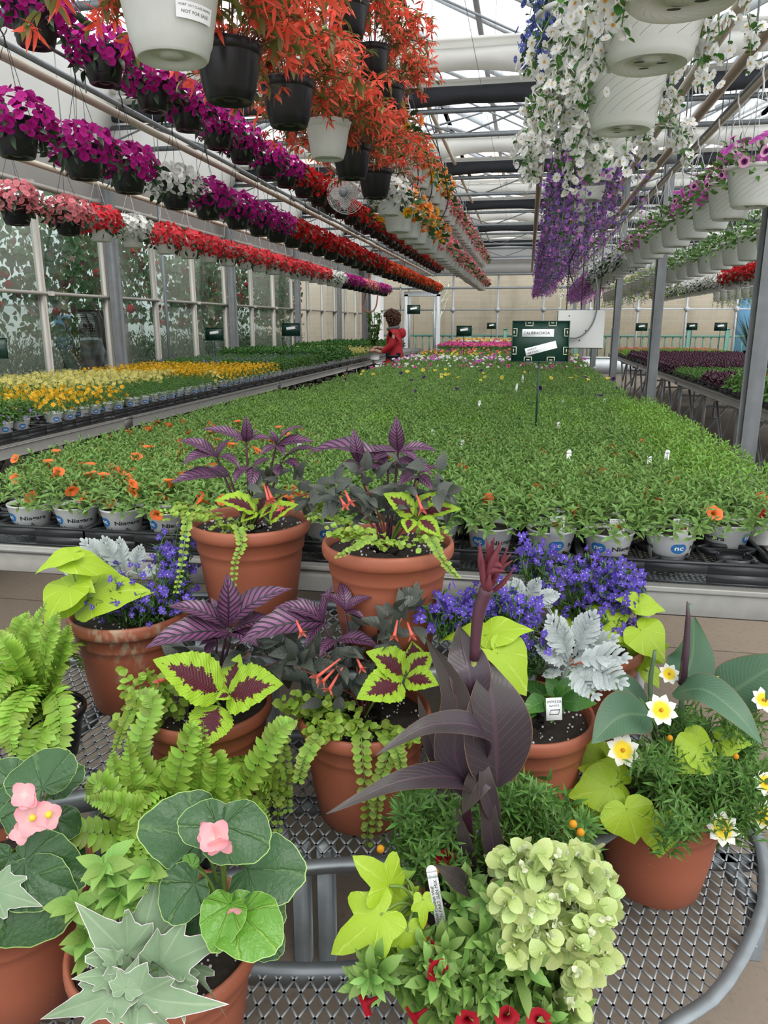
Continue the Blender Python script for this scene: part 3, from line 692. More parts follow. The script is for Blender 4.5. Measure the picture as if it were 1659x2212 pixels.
def f_trail(par,c,rng,drop=.42,n=30,spread=.34,leaf=m_gleaf,fs=.0135,dens=15,five=5,c2=None,ls=.024,up=.12,arc=0):
    st=MB();lf=MB();fl=MB();f2=MB(); F=petalsT(five,1,.95,.12,2,lambda t:.4+.65*math.sin(PI*min(t,.9)*.6))
    for k in range(n):
        a=k*2.4+rng.uniform(-.3,.3)
        if arc: a=(PI+.1 if k%5 else .1)+rng.normal()*arc
        R=rng.uniform(.35,1)*spread; z=-drop*rng.uniform(.25,1); ca,sa=math.cos(a),math.sin(a)
        pts=spline([(.05*ca,.05*sa,.17),(.13*ca,.13*sa,.20+up*rng.uniform(.3,1)),(R*ca,R*sa,.16+z*.35),(R*ca*1.08,R*sa*1.08,.16+z)],dens)
        st.add(tube(pts,.0015,4,False)); m=len(pts)
        q=np.repeat(pts[2:],3,0)+rng.normal(size=(3*(m-2),3))*.012; s=rng.uniform(.7,1.2,len(q))*ls
        lf.add(leaf_r,frames(q,nrm(rng.normal(size=q.shape)+[ca*.6,sa*.6,0]),(0,0,1.),s,s,s))
        q=np.repeat(pts[3:],4,0)+rng.normal(size=(4*(m-3),3))*.019; dd=nrm(rng.normal(size=q.shape)*.6+[ca,sa,.1]); g=rng.uniform(size=len(q))<.75
        fl.add(F,upf(q[g],dd[g],s=rng.uniform(.8,1.25,g.sum())*fs,rng=rng)); 
        if c2: f2.add(F,upf(q[~g],dd[~g],s=rng.uniform(.8,1.2,(~g).sum())*fs,rng=rng))
    st.build('stems',m_stem,par); lf.build('foliage',leaf,par); fl.build('flowers',P[c],par)
    if c2: f2.build('flowers',P[c2],par)
def f_petunia(par,c,rng,n=26,c2='petunia_eye'):
    F=funnelT(8,1,1.1); p,nv=dome(n,.19,.15,.2,rng,-.35,1.,.15); nv=tilt(nv,rng,.35); g=rng.uniform(size=n)<.7
    for i in range(n): MB().add(F,upf(p[i],nv[i],s=rng.uniform(.028,.038) if g[i] else rng.uniform(.022,.03),rng=rng)).build('flower',P[c if g[i] else c2],par)
    p,nv=dome(110,.17,.13,.18,rng,-.5,1.,.25); d=nrm(nv*[1,1,.4]+rng.normal(size=nv.shape)*.4); s=rng.uniform(.035,.06,110)
    MB().add(leaf_m,frames(p,d,nv,s,s,s)).build('foliage',m_bench,par)
def f_green(par,c,rng):
    p,nv=dome(120,.17,.14,.18,rng,-.4,1.,.3); d=nrm(nv*[1,1,.6]+rng.normal(size=nv.shape)*.4); s=rng.uniform(.04,.07,120)
    MB().add(leaf_m,frames(p,d,nv,s,s,s)).build('foliage',m_bench,par)
KIND={'imp':f_impatiens,'bol':f_boliv,'tub':f_tuber,'pink':lambda p,c,r:f_tuber(p,c,r,False),'pet':f_petunia,'green':f_green,
 'bacs':lambda p,c,r:f_trail(p,c,r,.17,17,.27,five=5,fs=.0135,dens=13,arc=.5,ls=.02),
 'bac':lambda p,c,r:f_trail(p,c,r,.24,30,.36,five=5,fs=.0165,arc=.55),'pur':lambda p,c,r:f_trail(p,c,r,.50,30,.23,m_lobl,.0095,19,5,'mauve',.018,arc=.5),
 'mau':lambda p,c,r:f_trail(p,c,r,.30,22,.20,m_lobl,.010,13,5,'purple',.018,arc=.5),'lob':lambda p,c,r:f_trail(p,c,r,.10,50,.17,m_lobl,.012,9,5,None,.02,.2),
 'vine':lambda p,c,r:f_trail(p,c,r,.35,9,.12,m_jenny,.006,12,5,None,.03)}
PROTO={}; _seed=[100]
def basket(key,loc,label,group,rz=None,sc=1.,nvar=3):
    kind,c,pot,white=key; L=PROTO.setdefault(key,[]); rr=random.Random(_seed[0]*31); _seed[0]+=1
    rz=(rr.uniform(-.25,.25) if kind in ('bacs','bac','pur','mau') else rr.uniform(0,6.28)) if rz is None else rz
    if len(L)<nvar:
        rng=np.random.RandomState(_seed[0]); t=thing('hanging_basket',label,'hanging basket',loc,rz,group); t.scale=(sc,)*3
        basket_pot(pot,t,rng); hanger(t,white); KIND[kind](t,c,rng); L.append(reg(t)); return t
    return dup(L[rr.randrange(len(L))],loc,rz,label,group,sc)
WIRES=[]
def run(x,z,ys,key,what,where,group,sc=1.,start=0,far=9,nvar=3,dz=0):
    zz=z-.095*sc+sc*(.19+.47*1.0); WIRES.append((x,zz,min(ys)-.3,max(ys)+.3))
    for i,y in enumerate(ys):
        k=i+start
        lab=('%s, %s %s'%(what,ORD[k],where)) if k<far else '%s, far along %s'%(what,where)
        basket(key,(x+.012*math.sin(y*9),y,z-.095*sc+dz*math.sin(y*7)),lab,group,None,sc,nvar)
B='black pot';Wp='white pot'
# lowest row along the glass
def grid(a,b,s): return [a+s*i for i in range(int((b-a)/s)+1)]
run(-4.1,2.42,[5.74,6.45],('imp','pink','black',False),'pink impatiens in a black pot','in the row by the side glass','glass row pink baskets',nvar=2)
run(-4.1,2.42,[7.0],('imp','coral_red','white',True),'red impatiens in a cream pot','in the row by the side glass','glass row red baskets')
run(-4.1,2.42,[7.62],('imp','white','white',True),'white impatiens in a cream pot','in the row by the side glass','glass row white baskets')
run(-4.1,2.42,grid(8.35,15.4,.62),('imp','coral_red','white',True),'coral red impatiens in a white pot','in the row by the side glass','glass row coral baskets',start=1)
run(-4.1,2.42,[15.9,16.5],('imp','white','white',True),'white impatiens in a cream pot','in the row by the side glass','glass row white baskets',start=1)
run(-4.1,2.42,[17.1,17.7,18.3],('imp','magenta','black',False),'magenta impatiens in a black pot','in the row by the side glass','glass row magenta baskets')
run(-4.1,2.42,[18.9,19.5,20.1],('imp','pink','black',False),'pink impatiens in a black pot','in the row by the side glass','glass row pink baskets',start=2)
run(-4.1,2.42,[20.7,21.3,21.9],('imp','magenta','black',False),'magenta impatiens in a black pot','in the row by the side glass','glass row magenta baskets',start=3)
# middle row
run(-2.78,2.53,[3.99,4.63,5.15],('imp','magenta','black',False),'large magenta impatiens in a black pot','in the middle left row','middle row magenta baskets')
run(-2.78,2.53,[5.9],('imp','white','black',False),'white impatiens in a black pot','in the middle left row','middle row white basket')
run(-2.78,2.53,[6.5,7.18,7.8,8.4],('imp','magenta','black',False),'large magenta impatiens in a black pot','in the middle left row','middle row magenta baskets',start=3)
run(-2.78,2.53,grid(9.0,14.6,.58),('imp','red','black',False),'red impatiens in a black pot','in the middle left row','middle row red baskets')
run(-2.78,2.53,grid(15.2,23.8,.58),('imp','orange_red','black',False),'orange red impatiens in a black pot','in the middle left row','middle row orange red baskets')
# upper row
run(-2.55,3.03,[3.91,4.55,5.14,5.67,6.27,6.82,7.5,8.05],('imp','magenta','black',False),'high hung magenta impatiens in a black pot','in the upper left row','upper row magenta baskets',.97)
run(-2.55,3.03,grid(8.68,13.,.6),('imp','red','black',False),'high hung red impatiens in a black pot','in the upper left row','upper row red baskets',.97)
run(-2.55,3.03,grid(13.4,22,.6),('imp','red','black',False),'small dark red impatiens basket','of the upper left row','upper row distant baskets',.9,far=0)
# coral begonias
basket(('bol','coral','white',True),(-1.27,2.74,2.45),'big scuffed cream pot of coral begonia, nearest overhead, with printed sticker','coral begonia baskets',2.4,1.40,4)
BGW=[o for o in COL.objects if o.name.startswith('hanging_basket')][-1]
for y,pot,lab in ((3.48,'black','large black pot of coral begonia beside the scuffed cream pot'),(4.35,'black','black pot of coral begonia with a white card on its rim'),(5.2,'white','cream pot of coral begonia between two black pots'),(5.9,'black','black pot of coral begonia in front of the fan'),(6.8,'black','farthest low black pot of coral begonia, beside the white impatiens')):
    basket(('bol','coral',pot,pot=='white'),(-1.35,y,2.72-.11-(.1 if y<4 else 0)),lab,'coral begonia baskets',None,1.15,4)
basket(('imp','white','white',True),(-1.33,7.35,2.54),'white impatiens with long dark leaves in a cream pot','white impatiens basket',None,1.05,4)
for i,(y,z) in enumerate(((4.9,3.72),(5.73,3.60),(6.55,3.58),(7.3,3.5))):
    basket(('bol','coral','black',False),(-1.32,y,z-.1),'upper tier black pot of coral begonia, %s counting away from the camera'%ORD[i],'upper coral begonia baskets',None,1.1,4)
run(-1.35,3.22,grid(7.6,11.3,.6),('tub','orange','swirl',True),'orange tuberous begonia in a white swirl pot','in the upper central tier','upper orange begonia baskets',1.25)
run(-1.35,3.22,grid(11.9,22.5,.55),('pink','rose','swirl',True),'rose pink begonia in a white swirl pot','in the upper central tier','upper rose begonia baskets',1.1)
run(-1.35,2.58,grid(8.0,10.9,.6),('tub','orange','swirl',True),'orange tuberous begonia in a white swirl pot','in the lower central tier','lower orange begonia baskets',1.25)
run(-1.35,2.58,grid(11.4,22.5,.55),('pink','rose','swirl',True),'rose pink begonia in a white swirl pot','in the lower central tier','lower rose begonia baskets',1.1)
# white bacopa and purple trailing row on the right of the aisle
for i,(y,x,z,s_) in enumerate(((1.787,.279,2.275,1.2),(2.66,.33,2.42,1.32),(3.3,.33,2.38,1.22))): basket(('bacs','bacopa','swirl',True),(x,y,z-.1),'white swirl pot of trailing white bacopa, %s from the camera'%ORD[i],'white bacopa baskets',(.0,-.1,.12)[i],s_,4)
basket(('lob','blue','swirl',True),tuple(A(1238,165,3.3)),'blue lobelia ball tucked above the bacopa pots','blue lobelia basket',None,1.15)
for i,y in enumerate((4.05,4.65,5.3)): basket(('bac' if i==0 else 'pur','bacopa' if i==0 else 'purple','swirl',True),(.33,y,2.32),('white bacopa above trailing purple, farthest white one' if i==0 else 'first purple trailing basket behind the bacopa' if i==1 else 'second purple trailing basket behind the bacopa'),'white bacopa baskets' if i==0 else 'purple trailing baskets',None,1.1,4)
run(.33,2.42,grid(5.9,13,.6),('pur','purple','swirl',True),'purple trailing flowers in a white swirl pot','in the aisle row','purple trailing baskets',1.05,start=2)
run(.33,2.42,grid(13.4,21,.6),('mau','mauve','swirl',True),'mauve trailing flowers in a white swirl pot','in the aisle row','mauve trailing baskets',1.05,far=0)
# petunias
run(1.20,2.28,[4.72,5.24,5.78,6.35],('pet','petunia','swirl',True),'magenta petunias in a white swirl pot','in the right hand row','petunia baskets',1.07)
run(1.20,2.28,[6.95,7.55],('green','x','swirl',True),'green leafy basket in a white swirl pot','in the right hand row','green baskets of the right row',1.07)
run(1.20,2.28,[8.15,8.75,9.35],('pet','petunia','swirl',True),'magenta petunias in a white swirl pot','in the right hand row','petunia baskets',1.07,start=4)
run(1.20,2.28,grid(9.95,14.3,.6),('imp','white','swirl',True),'white flowered basket in a white swirl pot','in the right hand row','white baskets of the right row',1.07,far=3)
run(1.20,2.28,grid(14.8,21,.6),('mau','mauve','swirl',True),'mauve basket in a white swirl pot','in the right hand row','mauve baskets of the right row',1.07,far=0)
run(1.95,2.2,grid(6.9,11,.58),('green','x','swirl',True),'white swirl pot with low green plants','in the second right row','second right row baskets',1.07,far=5)
run(1.95,2.2,grid(11.3,20,.58),('vine','campanula','swirl',True),'white swirl pot with thin trailing vines','in the second right row','vine baskets',1.07,far=0)
run(3.4,2.22,grid(10.2,14.4,.5),('imp','red','swirl',True),'red impatiens in a white swirl pot','in the row over the right bench','far right red baskets',1.05,far=4)
run(3.4,2.22,grid(14.9,20,.5),('imp','white','swirl',True),'white impatiens in a white swirl pot','in the row over the right bench','far right white baskets',1.05,far=3)
run(3.4,2.22,[20.5,21.0,21.5],('imp','red','swirl',True),'red impatiens at the very end','in the row over the right bench','far right red end baskets',1.05,far=0)
run(4.3,2.15,grid(13.5,19,.6),('vine','campanula','swirl',True),'white swirl pot with wispy vines','in the outermost right row','outermost baskets',1.05,far=0)
mw=MB()
for x,z,a_,b_ in WIRES:
    mw.add(tube([(x,a_,z),(x,b_,z)],.011,6))
    for y in np.arange(a_+.2,b_,1.1): mw.add(tube([(x,y,z),(x,y,4.05)],.004,4))
for o in [o for o in COL.objects if o.name.startswith('hanging_basket') and o.type=='EMPTY']:
    x,y,z=o.location; s_=o.scale[0]; hz=z+s_*(.19+.47)
    if not any(abs(x-a)<.03 and abs(hz-b)<.05 for a,b,_,_ in WIRES): mw.add(tube([(x,y,hz),(x,y,4.2)],.007,5))
struct('support_wire',mw,m_galv)
# sticker on the big cream pot, cards on two others
def sticker(par,w,h,lines,R,a0,z0,e=.001,name='printed_sticker',taper=.19):
    s=MB().add(bend(rectT(w,h,8,1),R,a0,z0,e,taper)).build(name,m_paper,par)
    mb=MB()
    for t_,sz,dy in lines: mb.add(bend(textT(t_,sz).xf(TR(0,dy,0)),R,a0,z0,e+.0005,taper))
    mb.build('lettering',m_ink,s,False); return s
_a=math.atan2(1.32,2.72) 
sticker(BGW,.085,.035,(('HORT 1317 CLASS SAMPLE',.0065,.009),('NOT FOR SALE',.0095,-.004)),.101,-2.4+.46+.52,.078)
# ================================================================ the benches
def diamond(poly,z,px=.032,py=.046,w=.0035,th=.0035,rot=0.,off=(0,0)):
    """expanded metal clipped to a polygon"""
    poly=np.asarray(poly,float); c,s=math.cos(rot),math.sin(rot); R=np.array([[c,s],[-s,c]]); q=poly@R.T
    x0,y0=q.min(0); x1,y1=q.max(0)
    i=np.arange(math.floor(x0/px),math.ceil(x1/px)+1); j=np.arange(math.floor(y0/py)*2,math.ceil(y1/py)*2+1)
    I,J=np.meshgrid(i,j,indexing='ij'); X=(I+.5*(J%2))*px; Y=J*py/2
    a=np.stack([X.ravel(),Y.ravel()],1); segs=np.concatenate([np.stack([a,a+[px/2,py/2]],1),np.stack([a,a+[-px/2,py/2]],1)])
    mid=segs.mean(1); ins=np.zeros(len(mid),bool)
    for k in range(len(q)):
        p,r=q[k],q[(k+1)%len(q)]
        cnd=((p[1]>mid[:,1])!=(r[1]>mid[:,1])); xx=(r[0]-p[0])*(mid[:,1]-p[1])/((r[1]-p[1]) if r[1]!=p[1] else 1e-9)+p[0]
        ins^=cnd&(mid[:,0]<xx)
    g=segs[ins]@R; L=math.hypot(px/2,py/2)
    p3=np.concatenate([g[:,0],np.full((len(g),1),z)],1); d3=np.concatenate([g[:,1]-g[:,0],np.zeros((len(g),1))],1)
    b=box(-.5,-.08,-.5,.5,1.08,.5)
    return MB().add(b,frames(p3,d3,(0,0,1.),w,L,th)).T()
def bench(name,label,x0,x1,y0,y1,zt=.85,meshy=None,front=True,trusses=True,legx=None,dark=False):
    t=thing(name,label,'bench',((x0+x1)/2,(y0+y1)/2,0)); cx,cy=(x0+x1)/2,(y0+y1)/2
    def mk(mb,n,m,sm=False): o=mb.build(n,m,t,sm); o.location=(-cx,-cy,0); return o
    mb=MB()
    h=.085
    for (a,b) in (((x0,y0),(x1,y0)),((x0,y0),(x0,y1)),((x1,y0),(x1,y1)),((x0,y1),(x1,y1))):
        dx,dy=(0,.02) if a[1]==b[1] else (.02,0)
        X0,X1=min(a[0],b[0]),max(a[0],b[0]); Y0,Y1=min(a[1],b[1]),max(a[1],b[1])
        mb.add(bbox(X0-dx,Y0-dy,zt-h,X1+dx,Y1+dy,zt,.005)); mb.add(box(X0-dx*1.2,Y0-dy*1.2,zt-.016,X1+dx*1.2,Y1+dy*1.2,zt-.010))
    for y in np.arange(y0+3.4,y1,3.66):
        for x in (x0,x1): mb.add(box(x-.024,y-.06,zt-h-.002,x+.024,y+.06,zt+.001))
    mk(mb,'rail',m_alu)
    mb=MB().add(box(x0+.02,y0+.02,zt-.03,x1-.02,y1-.02,zt-.018)) if meshy is None else MB().add(diamond([(x0+.02,y0+.02),(x1-.02,y0+.02),(x1-.02,meshy),(x0+.02,meshy)],zt-.012,.03,.02,.004,.003)).add(box(x0+.02,meshy,zt-.03,x1-.02,y1-.02,zt-.018))
    mk(mb,'mesh_top',m_galv)
    mb=MB(); lx=legx or (x0+.35,x1-.35)
    for y in np.arange(y0+.35,y1,1.6):
        for x in lx: mk(MB().add(tube([(x,y,0),(x,y,zt-h)],.022,8)).add(box(x-.04,y-.04,0,x+.04,y+.04,.008)),'leg',m_dark if dark else m_steel)
        mb.add(tube([(x0,y,zt-h-.02),(x1,y,zt-h-.02)],.02,6)).add(tube([(lx[0],y,.5),(lx[-1],y,.5)],.016,6))
        mb.add(tube([(lx[0],y,.1),(lx[0]+.45,y,zt-h-.02)],.014,6)).add(tube([(lx[-1],y,.1),(lx[-1]-.45,y,zt-h-.02)],.014,6))
        if trusses:
            for x in lx[:1]: mb.add(tube([(x,y,.75),(x,y+.52,.24),(x,y+.62,.22),(x,y+1.1,.75)],.018,7)).add(tube([(x,y+.62,.22),(x,y+.62,.0)],.016,6))
    mk(mb,'brace',m_dark if dark else m_steel)
    return t
XB0,XB1=-1.88,.80
bench('central_bench','wide central bench with aluminium rail, carrying the massed calibrachoa',XB0,XB1,2.06,21.0,meshy=3.0,trusses=False,legx=(XB0+.45,XB1-.38))
bench('side_bench','long bench along the side glass carrying the yellow bidens',-5.0,-3.03,1.9,22.5,dark=True,trusses=False,legx=(-4.5,-3.35))
bench('right_bench','right hand bench on splayed tube trusses carrying purple foliage trays',2.02,4.6,3.6,19.5,legx=(2.32,3.2,4.3))
# trays
def tray_mesh(w,d,nx,ny,h=.060,ringR=.046):
    mb=MB(); z=h
    def wall(L,M_):
        xs=[-L/2,-L*.16,L*.16,L/2]; zs=[0,.006,h*.5,h]
        mb.add(cells(xs,zs,lambda i,j:i==1 and j==1,-.004,.0).T(),M_)
    wall(w,TR(0,-d/2,0)); wall(w,TR(0,d/2,0,PI)); wall(d,TR(-w/2,0,0,-PI/2)); wall(d,TR(w/2,0,0,PI/2))
    for a in ((-w/2-.006,-d/2-.006,w/2+.006,-d/2+.006),(-w/2-.006,d/2-.006,w/2+.006,d/2+.006),(-w/2-.006,-d/2,-w/2+.006,d/2),(w/2-.006,-d/2,w/2+.006,d/2)): mb.add(box(a[0],a[1],z-.003,a[2],a[3],z+.003))
    for i in range(nx):
        for j in range(ny):
            x=-w/2+w*(i+.5)/nx; y=-d/2+d*(j+.5)/ny
            mb.add(lathe([(ringR,z-.022),(ringR+.003,z-.022),(ringR+.004,z+.001),(ringR+.001,z+.001)],18),TR(x,y,0))
            for sx in (-1,1):
                for sy in (-1,1): mb.add(bar((x+sx*ringR*.72,y+sy*ringR*.72,z-.008),(x+sx*w/nx/2,y+sy*d/ny/2,z-.008),.004,.016))
    for i in range(nx): mb.add(bar((-w/2+w*(i+1)/nx,-d/2,z-.01),(-w/2+w*(i+1)/nx,d/2,z-.01),.004,.014))
    for j in range(ny): mb.add(bar((-w/2,-d/2+d*(j+1)/ny,z-.01),(w/2,-d/2+d*(j+1)/ny,z-.01),.004,.014))
    mb.add(box(-w/2,-d/2,0,-w/2+.03,d/2,.003)).add(box(w/2-.03,-d/2,0,w/2,d/2,.003))
    return mb
def place_trays(me,spots,what,grp,z=.853,rz=0):
    for i,(x,y,lab) in enumerate(spots):
        o=link('plant_tray',me,None,(x,y,z)); o.rotation_euler=(0,0,rz); tag(o,lab or what,'tray',grp)
TM=tray_mesh(.52,.335,3,2).mesh('plant_tray',m_blk,False)
SP=.171; X00=-1.79
txs=[X00+SP+SP*3*i for i in range(5)]
place_trays(TM,[(x,2.24,'black plant tray on the bench front edge, %s from the left rail end'%ORD[i]) for i,x in enumerate(txs)]+[(x,2.585,'black plant tray in the second line under the calibrachoa') for x in txs],'','central bench trays')
# ---------------- small potted plants
def small_pot(par,rng,text=False,rot=0.):
    prof=[(.043,0),(.046,.004),(.0465,.026),(.049,.028),(.057,.082),(.0585,.083),(.0615,.104),(.0635,.105),(.0635,.110),(.060,.110),(.058,.098)]
    p=MB().add(lathe(prof,24)).build('pot',m_npot,par)
    MB().add(lathe([(.001,.096),(.058,.096)],14)).build('soil',m_soil,par)
    if text:
        R=.0535; tp=.14; z0=.068
        b=MB()
        for a in (0.,PI):
            b.add(bend(discT(.0165),R-tp*.058,a+rot,z0,.0005,tp).mat(0))
            b.add(bend(textT('nc',.021,True).xf(TR(0,.001,0)),R-tp*.058,a+rot,z0,.0011,tp).mat(1)).add(bend(textT('Niagara',.0195,True).xf(TR(.058,-.002,0)),R-tp*.058,a+rot,z0,.0008,tp).mat(2))
        b.build('printed_logo',[m_blue,m_paper,m_ink],p,False)
    return p
def clump(rng,R=.118,H=.10,n=52,L=.036,z0=.122,nl=9,leaf=leaf_s,spread=.9):
    p,nv=dome(n,R,H,z0,rng,.04,1.,.16); d=nrm(nv+[0,0,.5]+rng.normal(size=nv.shape)*.25)
    mb=MB(); sh=[shootT(nl,L,spread,rng,.035,leaf) for _ in range(3)]
    M=upf(p,d,s=rng.uniform(.85,1.15,n),rng=rng)
    for k in range(3): mb.add(sh[k],M[k::3])
    return mb
def clump_far(rng,R=.1,H=.085,n=20,L=.045,z0=.105,leaf=leaf_s): return clump(rng,R,H,n,L,z0,6,leaf)
FUN=funnelT(8,1,1.2)
def bench_flowers(n,rng,R,H,z0,T_,s,up=.2): 
    p,nv=dome(n,R,H,z0,rng,.0,1.,.12); return MB().add(T_,upf(p,tilt(nv+[0,-.25,0],rng,.5),s=rng.uniform(.8,1.15,n)*s,rng=rng))
rg=np.random.RandomState(11)
CL=[clump(rg).mesh('foliage',m_calif) for _ in range(5)]; CLY=[clump(rg).mesh('foliage',m_califar) for _ in range(2)]
CF={c:[[bench_flowers(1,rg,.11,.10,.125,FUN,.021).mesh('flower',P[c]) for _ in range(n)] for n in (1,3)] for c in ('cali','cali_red')}
def _cfb(n):
    p,nv=dome(n,.115,.105,.125,rg,-.1,1.,.12); return [MB().add(FUN,upf(p[i],tilt(nv[i:i+1]+[0,-.35,0],rg,.4),s=rg.uniform(.019,.025),rng=rg)).mesh('flower',P['cali']) for i in range(n)]
CFB=_cfb(6)
_pm={}
def potmesh():
    if not _pm:
        t=thing('x','x','x'); small_pot(t,rg); _pm['p'],_pm['s']=[c.data for c in t.children]
        for a in (-.55,.25,.9,-1.2):
            u=thing('x','x','x'); q=small_pot(u,rg,True,a); _pm.setdefault('L',[]).append(q.children[0].data)
            for c in list(u.children)+[g for c in u.children for g in c.children]: bpy.data.objects.remove(c)
            bpy.data.objects.remove(u)
        for c in list(t.children): bpy.data.objects.remove(c)
        bpy.data.objects.remove(t)
    return _pm
pm=potmesh()
def potted(name,label,cat_,loc,fol,fl=None,logo=None,group=None,rz=0,sc=1.,far=False):
    if far:
        o=link(name,fol,None,loc); tag(o,label,cat_,group); 
    else:
        o=thing(name,label,cat_,loc,0,group); link('pot',pm['p'],o); 
        if logo is not None: link('printed_logo',pm['L'][logo],o.children[0])
        link('soil',pm['s'],o); link('foliage',fol,o).rotation_euler=(0,0,rz)
    if fl is not None:
        for f in (fl if isinstance(fl,list) else [fl]): link('flowers' if f.name.startswith('flowers') else 'flower',f,o).rotation_euler=(0,0,rz)
    return o
rp=random.Random(5); cnt=0; TAGS=[]
for i in range(40):
    y=2.165+.1675*i
    for j in range(18):
        x=X00+SP*j+(.02 if i%2 else 0)+rp.uniform(-.008,.008); 
        if x>XB1-.02: continue
        if i<2 and x<-1.72: continue
        if cnt>=300: break
        if i==0 and j in (14,): continue          # the empty pocket
        fl=None; q=rp.random(); left=x<-.95
        if (i<9 and left and q<.55): fl=CFB if q<.3 else CF['cali'][1]
        elif i<9 and q<.34: fl=CF['cali'][1 if q<.16 else 0]
        elif i<3 and x>.45: fl=CF['cali_red'][0] if q<.6 else None
        fol=CLY[rp.randrange(2)] if (i>=3 and x>.55) or (i>9 and q>.8) else CL[rp.randrange(5)]
        colr='orange flowered' if fl else 'green'
        if i==0: nf=globals().get('nf',-1)+1; lab='%s calibrachoa in a printed white pot, %s along the bench front from the left'%(colr,ORD[nf]); grp='front row calibrachoa pots'
        else: lab='%s calibrachoa pot in the massed rows of the central bench'%colr; grp=colr+' massed calibrachoa pots'
        yj=y+(.035 if (i==0 and j%2 and j>11) else 0)
        o=potted('potted_calibrachoa',lab,'potted plant',(x,yj,.866),fol,fl,rp.choice((0,0,1,2)) if i<2 else None,grp,rp.uniform(0,6.28)); o.scale=(1.14,1.14,.95); cnt+=1
        if i==0 and j in (11,12,13,15): TAGS.append((o,(x,yj)))
    if cnt>=300: ylast=y; break
def card(par,w,h,lines,loc,rz=0,tilt_=-.2,pic=None,name='plant_tag',low=.9):
    s=MB().add(box(-w/2,-.0006,-h*low,w/2,.0006,h)).build(name,m_paper,par,False,loc); s.rotation_euler=(tilt_,0,rz)
    mb=MB()
    for t_,sz,z in lines: mb.add(textT(t_,sz).xf(RX_up).xf(TR(0,-.0012,z)).mat(0))
    if pic: mb.add(box(-w*.38,-.0012,.002,w*.38,-.0008,h*.52).mat(1))
    mb.build('lettering',[m_ink,P['cali']],s,False); return s
for o,_ in TAGS: card(o,.036,.034,(('CALITASTIC',.0058,.029),('PUMPKIN SPICE',.0048,.022)),(.012,-.060,.128),.1,-.15,True)
# the rest of the central bench: too many to count
def mass(name,label,x0,x1,y0,y1,z,dens,L,mats,leaf=leaf_s,nl=6,base=True,hz=.03,spread=.9,flows=(),seed=1):
    r=np.random.RandomState(seed); n=int((x1-x0)*(y1-y0)*dens)
    def pts(n,dz=0):
        x=r.uniform(x0,x1,n); y=r.uniform(y0,y1,n); h=.5+.5*np.cos((x-x0)*2*PI/SP)*np.cos((y-y0)*2*PI/.167)
        return np.stack([x,y,z+hz*h+r.normal(size=n)*.012+dz],1)
    p=pts(n); d=nrm(r.normal(size=p.shape)*.38+[0,-.1,1]); M=upf(p,d,s=r.uniform(.8,1.25,n),rng=r); mb=MB()
    for k in range(3): mb.add(shootT(nl,L,spread,r,.04,leaf),M[k::3])
    if base: mb.add(box(x0,y0,z-.13,x1,y1,z-.085).mat(1))
    o=mb.build(name,list(mats)+[m_blk],None); tag(o,label,'plants',None,'stuff')
    for c,k,Tt,s,yy0,yy1 in flows:
        q=pts(k,.045); q[:,1]=r.uniform(yy0,yy1,k); MB().add(Tt,upf(q,nrm(r.normal(size=q.shape)*.4+[0,-.5,1]),s=r.uniform(.8,1.2,k)*s,rng=r)).build('flowers',P[c],o)
    return o
ym=ylast+.1
mass('calibrachoa_mass','dense green calibrachoa filling the middle of the central bench',XB0,XB1+.02,ym,10.0,.985,620,.044,[m_calif],flows=(('dark_violet',14,FUN,.022,ym,9),('cali_yellow',26,FUN,.020,7.2,8.6),('cali_pink',26,FUN,.021,9,10),('white',40,FUN,.02,9.2,10)),seed=2)
mass('calibrachoa_mass','far green calibrachoa with pink and white flowers on the central bench',XB0+.02,XB1+.02,10.0,15.6,1.0,330,.055,[m_calif],flows=(('white',150,FUN,.022,10.6,12),('petunia',70,FUN,.03,10.3,12.2),('cali_yellow',60,FUN,.022,12,14),('orange',60,FUN,.026,13.2,15.4),('cali_pink',60,FUN,.026,12.5,15)),seed=3)
mass('petunia_mass','band of rose red petunias near the far end of the central bench',XB0+.02,XB1+.1,15.6,18.2,1.06,260,.06,[m_bench],flows=(('cali_pink',560,FUN,.034,15.8,18.2),('rose',120,FUN,.034,15.8,18.2)),seed=4)
mass('bedding_mass','mixed yellow, white and orange bedding at the end of the central bench',XB0+.02,XB1+.1,18.2,20.9,1.09,260,.06,[m_bench],flows=(('cali_yellow',260,FUN,.036,18.6,20.9),('white',90,FUN,.034,18.2,19.2),('coral',120,FUN,.036,19.4,20.9),('rose',60,FUN,.034,18.3,19.6)),seed=5)
# side bench plants
D8=petalsT(8,1,.42,.12,2,w_ell); D5=petalsT(5,1,.8,.15,2)
GR=[clump(rg,.085,.085,26,.036,.10,8,leaf_n).mesh('foliage',m_bidl) for _ in range(3)]
DK=[clump(rg,.10,.16,24,.075,.13,7,leaf_m).mesh('foliage',m_gleaf) for _ in range(3)]
LG=[clump(rg,.09,.12,24,.05,.11,7,leaf_m).mesh('foliage',m_bench) for _ in range(2)]
FG=[bench_flowers(26,rg,.10,.10,.125,D8,.017).mesh('flowers',P['bid_gold']) for _ in range(2)]
FC=[bench_flowers(20,rg,.10,.11,.125,D8,.022).mesh('flowers',P['bid_cream']) for _ in range(2)]
FY=[bench_flowers(13,rg,.09,.10,.125,D8,.021).mesh('flowers',P['gold']) for _ in range(2)]
FM=[bench_flowers(14,rg,.12,.09,.10,D5,.013).mesh('flowers',P['campanula']) for _ in range(2)]
FV=[bench_flowers(14,rg,.09,.12,.125,D5,.018).mesh('flowers',P['campanula']) for _ in range(2)]
FW=[bench_flowers(18,rg,.09,.12,.14,D5,.022).mesh('flowers',P['bid_cream']) for _ in range(2)]
TM2=tray_mesh(.335,.50,2,3).mesh('plant_tray',m_blk,False)
